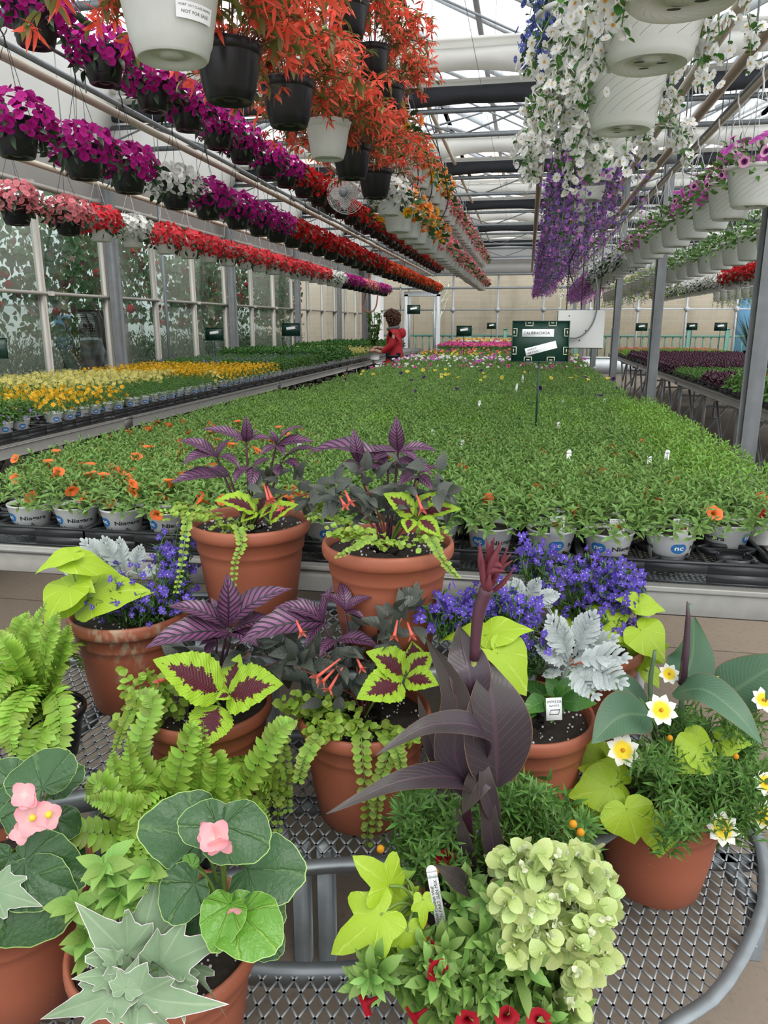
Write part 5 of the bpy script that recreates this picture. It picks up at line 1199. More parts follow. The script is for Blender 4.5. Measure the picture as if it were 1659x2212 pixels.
pl=e.plant('impatiens',m_stem); e.leaves(pl,[(1200,1510,1180,1450,1.2,-.08,-.05),(1200,1512,1265,1465,1.2,-.08,-.05),(1195,1515,1190,1562,1.4,-.1,-.16),(1185,1515,1125,1545,1.2,-.1,-.14),(1215,1515,1290,1520,1.1,-.1,-.14),(1180,1510,1130,1470,1.1,-.05,-.0),(1210,1500,1240,1440,1.1,-.04,0),(1160,1530,1110,1560,1.,-.12,-.14),(1230,1500,1290,1490,1.,-.06,-.06),(1200,1505,1225,1480,1.1,-.1,-.12)],grT,m_gleaf,m_stem,.0025)
tg=card(e.t,.036,.040,(('IMPREZA',.0085,.031),('WHITE',.0075,.022)),tuple(e.P(1197,1546,-.16)-e.c),YAW+.12,-.22,low=.25); MB().add(tube([(-.011,-.0012,.003),(.010,-.0012,.003),(.013,-.0012,.013),(-.008,-.0012,.013)],.0009,4,closed=True)).build('lettering',m_ink,tg,False)
# ---- E2 behind
g2=Planter('terracotta planter hidden behind the tagged one, with blue lobelia and lime leaves above the rail',1265,1400,1.88,ZR,R=.155,H=.27)
pl=g2.plant('sweet_potato_vine',m_stem,stems=[[g2.soil,g2.P(1375,1360,-.05),g2.P(1380,1290,-.08)]],r=.003)
g2.leaves(pl,[(1385,1362,1446,1416,1.25,-.12,-.18),(1380,1305,1440,1308,.9,-.08,-.1),(1375,1300,1345,1290,.9,-.08,-.1),(1320,1335,1270,1300,1.2,-.06,-.04),(1310,1345,1360,1320,1.1,-.08,-.08),(1240,1340,1190,1302,1.2,.0,.02),(1340,1360,1300,1375,1.1,-.1,-.12),(1395,1400,1375,1452,1.2,-.08,-.1),(1345,1370,1370,1400,1.2,-.1,-.12),(1400,1450,1430,1480,1.1,-.05,-.08),(1300,1330,1330,1300,1.,-.02,0)],heart,[m_lime,m_lime],m_stem,.0025)
lobelia(g2,[(1270,1260,110,60,.0),(1330,1260,60,45,-.02),(1160,1210,45,35,.03),(1310,1330,55,35,-.04)],170,.010)
dusty(g2,[(1130,1300,1080,1262,1.),(1135,1300,1110,1252,.9),(1140,1298,1165,1252,1.,),(1145,1300,1205,1285,1.,),(1130,1305,1070,1290,.9),(1150,1305,1190,1310,.9)],-.06,root=g2.P(1200,1340,-.05))
# ---- J
jn=Planter('right terracotta planter with green canna, white and yellow bidens and heart shaped lime leaves',1428,1722,1.634,Z3)
pl=jn.plant('canna',m_cang,stems=[[jn.soil+RH*-.0,jn.P(1462,1600,-.02),jn.P(1478,1450,-.02),jn.P(1490,1305,-.02)],[jn.soil,jn.P(1405,1500,.02),jn.P(1415,1405,.02)]],r=.008)
MB().add(tube([jn.P(1474,1478,-.03),jn.P(1482,1400,-.03),jn.P(1487,1330,-.03),jn.P(1485,1300,-.03)],[.010,.0085,.006,.002],7)).build('rolled_leaf',m_canp,pl)
for pts,W in (([jn.P(1470,1480,.0),jn.P(1495,1420,.02),jn.P(1500,1332,.03)],.062),([jn.P(1405,1545,-.05),jn.P(1340,1548,-.11),jn.P(1278,1606,-.17)],.062),([jn.P(1452,1497,-.03),jn.P(1520,1490,-.1),jn.P(1590,1540,-.16),jn.P(1648,1610,-.2)],.048),([jn.P(1548,1520,.05),jn.P(1620,1470,.03),jn.P(1720,1410,.0)],.075),([jn.P(1400,1530,.05),jn.P(1340,1480,.06),jn.P(1290,1470,.06)],.04)):
    MB().add(sweepleaf(pts,W,w_ovate,UPC,20,3,.18,.03,2,.03)).build('leaf',[m_cang,m_edgep],pl)
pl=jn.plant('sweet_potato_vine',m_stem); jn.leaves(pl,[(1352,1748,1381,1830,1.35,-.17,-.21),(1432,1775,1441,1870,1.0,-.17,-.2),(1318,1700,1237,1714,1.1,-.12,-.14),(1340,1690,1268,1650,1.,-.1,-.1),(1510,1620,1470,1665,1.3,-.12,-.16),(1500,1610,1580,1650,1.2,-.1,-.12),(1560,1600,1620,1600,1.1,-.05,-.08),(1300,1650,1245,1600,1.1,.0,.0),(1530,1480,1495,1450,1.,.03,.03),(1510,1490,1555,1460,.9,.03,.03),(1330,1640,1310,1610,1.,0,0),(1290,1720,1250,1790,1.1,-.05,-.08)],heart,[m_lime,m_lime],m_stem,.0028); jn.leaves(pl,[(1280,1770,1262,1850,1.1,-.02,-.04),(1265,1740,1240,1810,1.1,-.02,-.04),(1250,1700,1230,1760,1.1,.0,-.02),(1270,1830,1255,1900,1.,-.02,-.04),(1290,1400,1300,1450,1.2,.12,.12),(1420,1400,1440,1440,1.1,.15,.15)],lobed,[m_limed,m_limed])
def bidens_bush(P_,cl,n=60,sz=.03,name='bidens_foliage',up=.35):
    r=P_.rng; mb=MB(); nar=leafT(w_ell,2,1,.10,.2,.5); sh=[shootT(13,sz*1.25,.9,r,.05,nar) for _ in range(3)]
    for px,py,rx,ry,df in cl:
        k=int(n*rx*ry/1500)+5; q=np.array([P_.P(px+rx*x,py+ry*y,df+r.uniform(-.08,.08)) for x,y in np.clip(r.normal(size=(k,2))*.55,-1.1,1.1)])
        mb.add(sh[k%3],upf(q,nrm(r.normal(size=q.shape)*.5-FH*.5+np.array([0,0,up+.4])),s=r.uniform(.8,1.3,k),rng=r))
    P_.part(name,mb,m_bidl)
bidens_bush(jn,[(1520,1690,110,55,-.08),(1450,1650,70,40,-.04),(1600,1720,60,60,-.1),(1560,1760,60,30,-.16),(1470,1770,40,45,-.19),(1420,1650,45,30,-.12),(1600,1600,50,60,-.0),(1480,1560,50,40,.02)],42)
def bloom(P_,px,py,df,s,mat='bidens',n=8,nv=None,W=.60):
    q=P_.P(px,py,df); v=nrm((-FH*.75+np.array([0,0,.65])) if nv is None else np.asarray(nv,float))
    o=P_.part('flower',MB().add(petalsT(n,1,W,.12,4,w_ell,.03),upf(q,v,s=s,rng=P_.rng)[0]),P[mat]); 
    MB().add(sphere(s*.13,8,5),upf(q+v*s*.08,v,s=1)[0]).build('flower_centre',P['disc'],o)
for x,y,df,s in ((1428,1534,-.14,.036),(1345,1621,-.15,.038),(1445,1456,.0,.026),(1560,1790,-.2,.038),(1648,1762,-.16,.036),(1649,1512,-.02,.03),(1412,1625,-.05,.026),(1655,1692,-.15,.03)): bloom(jn,x,y,df,s)
for x,y in ((1447,1594),(1438,1700),(1482,1632),(1590,1634),(1640,1785)): jn.part('bud',MB().add(sphere(.007,8,5),upf(jn.P(x,y,-.12),(0,0,1.),s=1)[0]),P['disc'])
# ---- I with dark canna
I=Planter('front centre planter with tall purple canna, red bud spike and pale round licorice leaves',1100,1950,1.226,Z3,R=.18,H=.285)
pl=I.plant('canna',m_pstem,stems=[[I.P(1078,1915,.02),I.P(1058,1800,.0),I.P(1040,1690,.0)]],r=.017)
MB().add(tube(spline([I.P(1045,1730,0),I.P(1024,1560,0),I.P(1024,1420,0)],10),.0062,8)).build('green_stem',plain('canna_stem',(.20,.22,.04),.4,0,.3,20),pl)
MB().add(tube(spline([I.P(1024,1425,0),I.P(1033,1330,0),I.P(1052,1270,0)],10),np.linspace(.0085,.013,10),8)).build('flower_stalk',m_pstem,pl)
MB().add(tube(spline([I.P(1010,1870,.03),I.P(1012,1800,.03),I.P(1005,1730,.03)],8),.009,8)).build('side_stem',m_pstem,pl)
r=I.rng
for i,(x,y,w) in enumerate(((1041,1195,.009),(1098,1180,.009),(1112,1225,.007),(1076,1178,.010),(1058,1240,.012),(1074,1248,.012),(1036,1172,.010),(1052,1162,.009),(1068,1160,.010),(1084,1168,.010),(1104,1196,.009),(1108,1210,.008),(1092,1235,.010),(1078,1200,.013),(1060,1190,.012),(1048,1210,.013),(1085,1225,.012),(1066,1225,.013))):
    b0=I.P(1048+r.uniform(-6,8),1292-i*4,-.005+.01*(i%3)); t0=I.P(x,y,-.02+.012*(i%4)); MB().add(tube(spline([b0,(b0+t0)/2+r.normal(size=3)*.003,t0],8),[w*.3,w*.5,w*.62,w*.68,w*.62,w*.45,w*.26,.0008],7)).build('bud',P['canna_bud'],pl)
UPL=nrm(-FH*.85+np.array([0,0,.4]))
for pts,W,u in (([I.P(1075,1700,.0),I.P(1072,1600,-.02),I.P(1062,1500,-.01),I.P(1052,1425,.02)],.074,-FH+RH*.25),([I.P(1045,1740,.0),I.P(985,1640,-.02),I.P(985,1500,-.02),I.P(917,1372,-.02)],.042,-FH-RH*.3),
   ([I.P(1018,1545,.0),I.P(1015,1460,-.01),I.P(1000,1400,.02),I.P(990,1350,.03)],.042,-FH+RH*.1),([I.P(1050,1640,.0),I.P(1035,1575,-.05),I.P(930,1568,-.10),I.P(812,1630,-.14)],.030,np.array([0,0,1.])-FH*.5),
   ([I.P(1040,1720,.02),I.P(980,1680,-.03),I.P(860,1690,-.08),I.P(705,1758,-.12)],.031,np.array([0,0,1.])-FH*.5),([I.P(970,1690,.03),I.P(930,1600,.02),I.P(902,1500,.02)],.018,-FH),
   ([I.P(1060,1650,.0),I.P(1030,1690,-.03),I.P(1000,1760,-.03)],.03,-FH),([I.P(1085,1910,.0),I.P(1060,1790,-.02),I.P(1046,1640,-.01)],.022,-FH),([I.P(1075,1780,-.01),I.P(1050,1700,-.03),I.P(1040,1600,-.01)],.020,-FH+RH*.4),([I.P(1030,1925,-.05),I.P(985,1900,-.12),I.P(940,1868,-.14)],.024,UPC),([I.P(1015,1900,.02),I.P(1008,1830,.0),I.P(985,1740,-.0)],.02,-FH-RH*.4)):
    MB().add(sweepleaf(pts,W,w_ovate,u,22,3,.22,.04,2,.025)).build('leaf',[m_canp,m_edgep],pl)
pl=I.plant('sweet_potato_vine',m_stem,root=I.P(905,1960,-.1)); rt=I.P(905,1965,-.1)
I.leaves(pl,[(841,1914,786,1858,1.1,-.12,-.14),(822,1977,710,2054,1.05,-.16,-.2),(879,2012,877,2107,1.0,-.16,-.2),(913,1946,917,2008,.9,-.14,-.17),(870,1950,800,1945,.9,-.1,-.1),(850,1990,770,2030,.95,-.12,-.15),(893,1930,885,1905,1.,-.08,-.08)],lobed,[m_lime,m_lime],m_stem,.003,root=rt,arch=.02)
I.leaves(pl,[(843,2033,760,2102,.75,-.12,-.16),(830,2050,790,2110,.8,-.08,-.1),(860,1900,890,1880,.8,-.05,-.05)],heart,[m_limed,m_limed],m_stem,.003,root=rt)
def licorice(P_,cl,n=40,sz=.034):
    r=P_.rng; mb=MB();tp=MB();st=MB()
    for px,py,rx,ry,df in cl:
        k=int(n*rx*ry/2500)+3
        for i in range(k):
            a=r.uniform(0,6.28); q=math.sqrt(r.uniform()); p=P_.P(px+rx*q*math.cos(a),py+ry*q*math.sin(a),df+r.uniform(-.04,.04)*1.5)
            b=P_.P(px+rx*q*math.cos(a)*.6,py+ry*q*math.sin(a)*.6+22,df+.03); st.add(tube([b,p],.0016,5))
            m_=4; dd=nrm(r.normal(size=(m_,3))*[1,1,.6]); z=r.uniform(.75,1.15,m_)*sz; mb.add(leaf_big,frames(np.repeat(p[None],m_,0)-dd*.004-UPC*r.uniform(0,.02,(m_,1)),dd,nrm(UPC+r.normal(size=(m_,3))*.6),z,z,z))
            if i%3==0: dd=nrm(r.normal(size=(5,3))*.7+UPC); z=r.uniform(.3,.42,5)*sz; tp.add(leaf_r,frames(np.repeat(p[None]+UPC*.006,5,0),dd,r.normal(size=(5,3)),z,z,z))
    P_.part('licorice_plant_stems',st,m_lict); P_.part('licorice_plant_foliage',mb,m_lic); P_.part('licorice_plant_tips',tp,m_lict)
leaf_big=leafT(lambda t:math.sin(PI*min(1,t*.93+.07))**.62+.01,8,2,.40,.18,.4,.05)
licorice(I,[(1200,1900,110,60,-.12),(1220,1990,90,70,-.17),(1110,1975,50,60,-.18),(1300,1960,35,45,-.12),(1100,1850,35,30,-.08),(1240,1850,50,25,-.06),(1270,2060,45,45,-.19),(1160,2040,60,40,-.22),(1243,2110,22,40,-.22),(1240,2185,25,35,-.22),(1290,1900,40,30,-.08)],27)
def cali_bush(P_,cl,n=60,L=.036,W_=leaf_m):
    r=P_.rng; mb=MB(); sh=[shootT(10,L,.75,r,.04,leafT(w_ell,4,1,.19,.3,.7)) for _ in range(3)]
    for px,py,rx,ry,df in cl:
        k=int(n*rx*ry/2500)+4; q=np.array([P_.P(px+rx*x,py+ry*y,df+r.uniform(-.05,.05)) for x,y in np.clip(r.normal(size=(k,2))*.55,-1.1,1.1)])
        mb.add(sh[k%3],upf(q,nrm(r.normal(size=q.shape)*.45-FH*.6+np.array([0,0,.6])),s=r.uniform(.75,1.2,k),rng=r))
    P_.part('calibrachoa_foliage',mb,m_calif)
cali_bush(I,[(1040,2070,110,50,-.18),(960,2120,70,50,-.2),(1120,2140,90,50,-.21),(1040,1960,45,50,-.12),(1000,2180,90,40,-.22),(860,2110,90,18,-.2),(1180,2190,50,30,-.23),(910,2060,30,25,-.18)],12,.054)
bidens_bush(I,[(930,1790,60,70,.1),(960,1850,60,40,.05),(1130,1760,90,50,.12),(1180,1810,90,45,.1),(1110,1720,50,25,.12),(890,1740,30,40,.12)],40,.032)
for x,y,df,nv in ((790,2168,-.24,(-.8,-.2,-.5)),(893,2200,-.27,(-.7,-.6,-.2)),(945,2095,-.24,(.5,-.7,.1)),(935,2052,-.2,(-.8,-.5,.0)),(1095,2200,-.28,(.2,-.8,.3)),(1165,2206,-.28,(0,-.8,.4)),(962,1855,.0,(.3,-.9,.1)),(1208,1805,.05,(.5,-.8,-.2)),(1010,2208,-.28,(.1,-.9,.3))):
    I.part('red_flower',MB().add(funnelT(8,1,1.3),upf(I.P(x,y,df),nv,s=.021,rng=r)[0]),P['cali_red'])
for x,y in ((822,1834),(942,1880),(1238,1780),(1254,1798)): I.part('bud',MB().add(sphere(.008,8,5),upf(I.P(x,y,-.02),(0,0,1.),s=1)[0]),P['disc'])
# label stake
sk=I.part('plant_label',MB().add(cells([-.0095,-.006,.006,.0095],[-.05,.045,.055,.06],lambda i,k:False,-.0007,.0007)).add(T(discT(.0095).v[:,[0,2,1]]+[0,0,.058],discT(.0095).q,discT(.0095).t)),m_paper,None,False)
sk.location=I.P(945,1952,-.1)-I.c; sk.rotation_euler=(-.35,math.radians(-11),YAW)
MB().add(textT('PROVEN PART SUN MIX',.0085).xf(TR(0,0,0,PI/2)).xf(RX_up).xf(TR(.003,-.0012,-.004))).add(textT('BIDENS CANNA VINE',.0075).xf(TR(0,0,0,PI/2)).xf(RX_up).xf(TR(-.004,-.0012,-.004))).build('lettering',m_ink,sk,False)
# ---- G begonia
G=Planter('front terracotta planter with large begonia leaves, a pink bloom and variegated pointed leaves',357,2030,1.154,Z3,R=.178,H=.285)
pl=G.plant('begonia',m_stem,root=G.P(490,1960,0),stems=[[G.P(490,2010,0),G.P(485,1930,-.03),G.P(478,1850,-.05)],[G.P(495,1990,0),G.P(520,1920,-.03),G.P(534,1880,-.05)]],r=.006)
G.leaves(pl,[(432,1812,330,1768,1.15,-.03,-.06),(470,1790,398,1770,1.1,-.1,-.12),(482,1785,570,1815,1.15,-.1,-.13),(536,1878,630,1880,1.15,-.06,-.1),(420,1908,355,1972,1.2,-.1,-.15),(428,1985,366,2030,1.15,-.08,-.1),(520,1960,605,1965,1.1,.0,-.02),(470,1800,500,1745,1.2,.0,.03),(440,1930,475,1900,1.1,-.02,-.02),(470,1985,440,1940,1.,-.03,-.03),(540,1930,575,1905,1.,.0,.0),(560,2010,590,2050,1.1,.03,-.02),(400,1850,380,1835,1.1,0,0)],begT,[m_beg,m_bege],m_stem,.0035,root=G.P(490,1990,0))
G.leaves(pl,[(497,1955,458,2030,1.0,-.14,-.2),(520,1975,575,2030,1.15,-.14,-.2),(508,1960,530,1935,1.3,-.12,-.12),(415,1875,385,1860,1.2,-.08,-.08)],begT,[m_begb,m_bege],m_stem,.003,root=G.P(490,1990,-.05))
for x,y,df,s,nv in ((465,1810,-.16,.026,None),(475,1818,-.165,.022,(.3,-.8,-.3)),(455,1800,-.15,.02,(-.3,-.8,.3)),(508,1962,-.17,.013,(.2,-.8,-.6))):
    G.part('pink_flower',MB().add(petalsT(4,1,1.15,.5,4,lambda t:math.sin(PI*min(.93,t*.9+.06))**.8),upf(G.P(x,y,df),nrm(UPC) if nv is None else nv,s=s,rng=G.rng)[0]),P['beg_pink'])
r=G.rng; st=MB(); mb=MB()
for px,py in ((230,1900),(310,1890),(165,1955),(220,1970),(190,2020),(255,1935),(280,1950),(225,1870),(205,2060),(330,1880)):
    c0=G.P(px,py,-.08); st.add(tube(spline([G.soil-RH*.08,(G.soil-RH*.08+c0)/2+[0,0,.01],c0],6),.0024,5)); k=9; q=np.repeat(c0[None],k,0); a_=np.arange(k)*2.4; dd=nrm(np.stack([np.cos(a_),np.sin(a_),r.uniform(-.3,.4,k)],1)); z=r.uniform(.03,.062,k); mb.add(leafT(w_ovate,7,2,.28,.25,.7),frames(q,dd,nrm(UPC+r.normal(size=(k,3))*.2),z,z,z))
G.part('helichrysum_stems',st,m_stem); G.part('helichrysum_leaves',mb,m_oval)
pl=G.plant('variegated_sweet_potato',m_stem,root=G.P(270,2130,-.1)); rt=G.P(275,2150,-.12)
G.leaves(pl,[(300,2062,336,1886,.85,-.12,-.1),(274,2060,180,1972,1.05,-.14,-.16),(342,2092,480,2016,.85,-.16,-.18),(372,2088,505,2114,.75,-.14,-.2),(250,2146,76,2198,.72,-.2,-.24),(300,2150,445,2200,.75,-.2,-.26),(272,2136,300,2060,1.25,-.2,-.16),(272,2165,300,2240,1.3,-.2,-.24),(240,2110,165,2100,1.1,-.18,-.2),(330,2130,400,2150,1.1,-.18,-.22),(250,2080,215,2040,1.1,-.17,-.17),(330,2070,355,2000,1.,-.12,-.1),(390,2110,395,2200,1.0,-.18,-.24)],maple,[m_var,m_vare],m_stem,.003,root=rt,arch=.015,jit=.38,wr=.9)
# ---- H
Hh=Planter('corner terracotta planter at the left edge with open pink begonia flowers',10,1900,1.31,Z3,R=.178,H=.285)
pl=Hh.plant('begonia',m_stem,root=Hh.P(60,1850,0),stems=[[Hh.P(50,1890,0),Hh.P(60,1800,-.03),Hh.P(80,1710,-.04)]],r=.006)
Hh.leaves(pl,[(92,1700,70,1618,1.5,-.08,-.04),(115,1700,165,1640,1.2,-.02,.02),(30,1740,-30,1720,1.2,-.05,-.05),(50,1745,15,1805,1.2,-.1,-.14),(52,1862,150,1905,1.1,-.12,-.16),(40,1905,110,2015,1.3,-.14,-.2),(20,1850,-20,1900,1.2,-.1,-.12),(120,1770,175,1790,1.1,-.03,-.03),(100,1850,185,1880,1.1,-.04,-.04),(30,1690,-10,1650,1.2,0,0),(110,1920,160,1950,1.1,-.08,-.1)],begT,[m_beg,m_bege],m_stem,.0035,root=Hh.P(50,1880,0))
for x,y,s in ((70,1767,.032),(105,1760,.026),(52,1716,.024),(45,1800,.02),(60,1725,.02)):
    o=Hh.part('pink_flower',MB().add(petalsT(4,1,1.1,.15,4,lambda t:math.sin(PI*min(.93,t*.9+.06))**.8),upf(Hh.P(x,y,-.17),nrm(-FH+np.array([0,0,.4])),s=s,rng=Hh.rng)[0]),P['beg_pink'])
    if s>.025: MB().add(sphere(.0065,8,5),upf(Hh.P(x,y,-.178),(0,0,1.),s=1)[0]).build('flower_centre',P['cali_yellow'],o)
pl=Hh.plant('variegated_sweet_potato',m_stem,root=Hh.P(-20,1920,-.1)); Hh.leaves(pl,[(-10,1925,80,1950,1.,-.18,-.2),(-10,1920,20,1885,1.,-.16,-.15)],maple,[m_var,m_vare])
# ---- ferns
pinna=leafT(lambda t:math.sin(PI*min(1,t*.9+.12))**.6,4,1,.27,.25,.9,.18,1.3)
def frond(pts,W=.036,n=34,rng=None,up=UPC):
    Q=spline(pts,n); d=nrm(np.gradient(Q,axis=0)); x=nrm(np.cross(d,up)); z=np.cross(x,d); t=np.linspace(0,1,n); s=W*(np.sin(PI*np.clip(t*.85+.15,0,1))**.7)*(1-.25*t)+.002
    mb=MB().add(tube(Q,np.linspace(.0018,.0007,n),4,False).mat(1))
    for sg in (-1,1):
        dd=nrm(x*sg+d*.28+z*rng.uniform(-.25,.15,(n,1))); ss=s*rng.uniform(.9,1.08,n); mb.add(pinna,frames(Q+d*.003*sg,dd,nrm(z+rng.normal(size=(n,3))*.12),ss,ss,ss))
    return mb
def fern(label,px,py,fw,zb,fr,nfill,rad,H=.13,R=.1,spread=(1,1)):
    F=Planter(label,px,py,fw,zb,R=R,H=H,mat=m_bpot,name='potted_fern'); r=F.rng; ct=F.soil+[0,0,.02]
    for pts,W in fr: F.part('frond',frond([ct]+[F.P(*p) for p in pts],W*1.2,30,r),[m_fern,m_stem])
    for k in range(nfill):
        a=r.uniform(0,2*PI); L=rad*r.uniform(.6,1.05); e=r.uniform(.3,1.); dr=np.array([math.cos(a),math.sin(a),0])
        if rad>.25 and dr@RH>.25: dr=dr-RH*(dr@RH)*1.3; L*=.8
        F.part('frond',frond([ct,ct+dr*L*.45+[0,0,L*.55*e],ct+dr*L*.85+[0,0,L*.45*e],ct+dr*L*1.1+[0,0,L*(.1*e-.1)]],.036*r.uniform(.8,1.1),25,r,np.array([0,0,1.])),[m_fern,m_stem])
    return F
fern('lush light green fern on the left side tier beside the mud splashed pot',95,1540,1.66,ZF,[([(60,1400,-.05),(100,1300,-.03)],.03),([(130,1420,-.05),(150,1345,-.05)],.03),([(60,1500,-.15),(20,1560,-.25),(30,1640,-.28)],.034),([(120,1500,-.12),(130,1600,-.22),(95,1700,-.26)],.034),([(20,1460,-.1),(-20,1540,-.15)],.034),([(100,1560,-.18),(60,1640,-.25),(40,1700,-.28)],.034),([(40,1380,.0),(60,1320,.02)],.03),([(100,1400,-.1),(125,1320,-.1)],.03),([(30,1420,-.1),(-10,1360,-.1)],.03)],56,.27)
fern('bright green fern with upright fronds before the front coleus planter',415,1800,1.46,Z2,[([(430,1700,-.05),(440,1560,-.06)],.036),([(375,1720,-.06),(410,1590,-.06),(425,1570,-.06)],.034),([(300,1720,-.06),(275,1585,-.04)],.032),([(460,1720,-.06),(470,1650,-.08),(465,1630,-.08)],.034),([(520,1700,-.02),(600,1580,.0),(640,1555,.02)],.034),([(300,1780,-.08),(220,1690,-.08),(190,1722,-.1)],.032),([(330,1760,-.1),(250,1735,-.14),(180,1728,-.17)],.03),([(300,1640,.0),(330,1520,.05),(290,1495,.06)],.03),([(300,1800,-.1),(150,1800,-.16),(50,1835,-.2)],.034),([(340,1800,-.1),(290,1850,-.16),(240,1850,-.18)],.032),([(480,1750,-.05),(510,1700,-.04)],.03),([(270,1700,-.05),(240,1620,-.03)],.028)],46,.2,.12,.08)
# ================================================================ signs, control box, fan
def sign(loc,w,h,zb,lines,label,rz=0,near=False,holder='plant_sign'):
    t=thing(holder,label,'sign',(loc[0],loc[1],zb),rz); H0=loc[2]-zb
    xs=[-w/2,-w*.455,-w*.30,-w*.20,w*.14,w*.24,w*.455,w/2]; zs=[-h/2,-h*.44,-h*.32,-h*.14,h*.20,h*.38,h*.44,h/2]
    hole=lambda i,j:(j in (0,6) and i in (2,4)) and False
    mb=MB().add(box(-w/2,-.003,-h/2,w/2,.003,h/2))
    for a,b,c_,d_ in ((-w/2,h/2-.005,w/2,h/2),(-w/2,-h/2,w/2,-h/2+.005),(-w/2,-h/2,-w/2+.005,h/2),(w/2-.005,-h/2,w/2,h/2)): mb.add(box(a,-.008,b,c_,.004,d_))
    o=mb.build('board',m_dkgreen,t,False,(0,0,H0))
    if near:
        s=MB()
        def u(x,z,a): # open bracket slots moulded along the edge
            M=TR(x,-.0045,z)@TR(ry=a); 
            for bb in ((-.019,-.018,-.015,0),(.015,-.018,.019,0),(-.019,-.022,.019,-.018),(-.008,-.009,.008,-.004)): s.add(box(bb[0],-.001,bb[1],bb[2],.001,bb[3]),M)
        for x in (-w*.2,w*.2): u(x,h/2-.004,0); u(x,-h/2+.004,PI)
        for z in (-h*.22,h*.22): u(-w/2+.004,z,-PI/2); u(w/2-.004,z,PI/2)
        s.build('edge_slot',plain('moulded_edge',(.62,.60,.48),.5),o,False)
    for (x,z,ww,hh,rot,txts) in lines:
        c_=bbox(-ww/2,-.0008,-hh/2,ww/2,.0008,hh/2,.0006).xf(TR(x,-.0045,z)@TR(ry=-rot)); l=MB().add(c_).build('label_strip',m_paper,o,False)
        if txts:
            mb=MB()
            for s_,sz,dx,dz in txts: mb.add(textT(s_,sz).xf(RX_up).xf(TR(x,-.0062,z)@TR(ry=-rot)@TR(dx,0,dz)))
            mb.build('lettering',m_ink,o,False)
    MB().add(tube([(0,.006,0),(0,.006,H0+h*.3)],.005 if near else .006,8)).build('stake',m_dkgreen,t)
    return t
sign((.064,3.75,1.468),.272,.195,.93,[(-.012,.040,.150,.036,0,(('CALIBRACHOA',.0180,-.006,0),)),(.005,-.032,.150,.036,.26,(('HAIRCUT',.0105,-.042,.007),('WK 7  5.14',.0105,-.040,-.008)))],'large dark green sign reading CALIBRACHOA standing in the central bench',.03,True)
for x,y,z,w,zb,lab in ((-4.4,10.3,1.41,.27,.9,'dark green sign with a slanted white strip above the purple flowers on the side bench'),(-3.35,10.6,1.47,.27,.9,'dark green sign with a white strip above the leafy plants on the side bench'),(-4.5,22.3,1.42,.30,.9,'small far green sign near the corner panel'),(-1.1,13.6,1.43,.27,.95,'green sign with white paper beyond the petunias on the central bench'),(-.95,20.8,1.50,.24,.95,'tiny green sign at the far end of the central bench'),(3.2,16.0,1.50,.2,.9,'left of two small green signs over the purple foliage'),(3.5,15.0,1.50,.22,.9,'right of two small green signs over the purple foliage'),(2.6,18.5,1.48,.26,.9,'pale backed sign at the far end of the right bench'),(-4.65,6.0,1.34,.27,.9,'dark green sign cut by the left edge on the side bench'),(-3.6,24.4,2.0,.42,0,'dark sign hanging inside the end door')):
    sign((x,y,z),w,w*.68,zb,[(0,w*.08,w*.5,w*.14,.15,())],lab)
for k,(x,y,w_) in enumerate(((.178,2.85,'Calib'),(.534,2.92,'Calib Calitastic'),(.486,2.91,''),(.182,3.85,''),(-.072,6.36,''),(.262,5.09,''),(.533,5.14,''),(-.26,3.16,''),(-.265,4.66,'Calib'),(-.404,3.46,''),(-.926,2.96,''),(-.02,7.4,''))):
    s_=MB().add(cells([-.009,-.006,.006,.009],[0,.09,.1,.105],lambda i,j:j==2 and i!=1,-.0008,.0008)).build('plant_stake',m_paper,None,False,(x,y,.985 if w_ else .965)); s_.rotation_euler=(-.08,.12*math.sin(k*2.),YAW)
    tag(s_,'white plastic name stake standing in the calibrachoa, %s of twelve counting by distance order'%ORD[k] if False else ('white name stake in the calibrachoa %s'%('right below the big sign','near the right bench edge with long writing','just left of the written edge stake','above the big sign foot','beyond the big sign','right of the sign pole','right and farther than the sign pole','behind the purple leaves','left of the sign with short writing','behind the right back pot','above the left back pot','far up the bench middle')[k]),'plant stake','name stakes')
    if w_: MB().add(textT(w_,.013).xf(TR(0,0,0,PI/2)).xf(RX_up).xf(TR(0,-.0014,.058))).build('lettering',m_ink,s_,False)
# control box with cable
t=thing('control_box','pale grey control cabinet hung above the bench, half hidden by the large sign','box',(.59,9.,1.28))
MB().add(bbox(-.26,-.09,0,.26,.09,.42,.008)).build('cabinet',plain('pale_grey_paint',(.62,.63,.60),.5),t,False)
MB().add(bbox(-.255,-.096,.005,.255,-.09,.415,.003)).build('door',plain('pale_grey_door',(.66,.67,.64),.5),t,False)
mb=MB()
for x,z in ((-.13,.36),(-.13,.30),(.06,.20),(.06,.17),(.0,.09)): mb.add(sphere(.007,8,5),TR(x,-.097,z))
mb.build('screw',m_dark,t)
mb=MB()
for x in (-.16,.0,.2): mb.add(tube([(x,0,.42),(x,.0,1.9)],.005,5))
mb.build('hanging_rod',m_dark,t)
MB().add(tube(spline([(.10,-.12,1.55),(.09,-.13,1.0),(.16,-.12,.6),(.14,-.11,.30),(-.02,-.11,.12),(-.27,-.11,.15)],24),.008,6)).build('cable',m_galv,t)
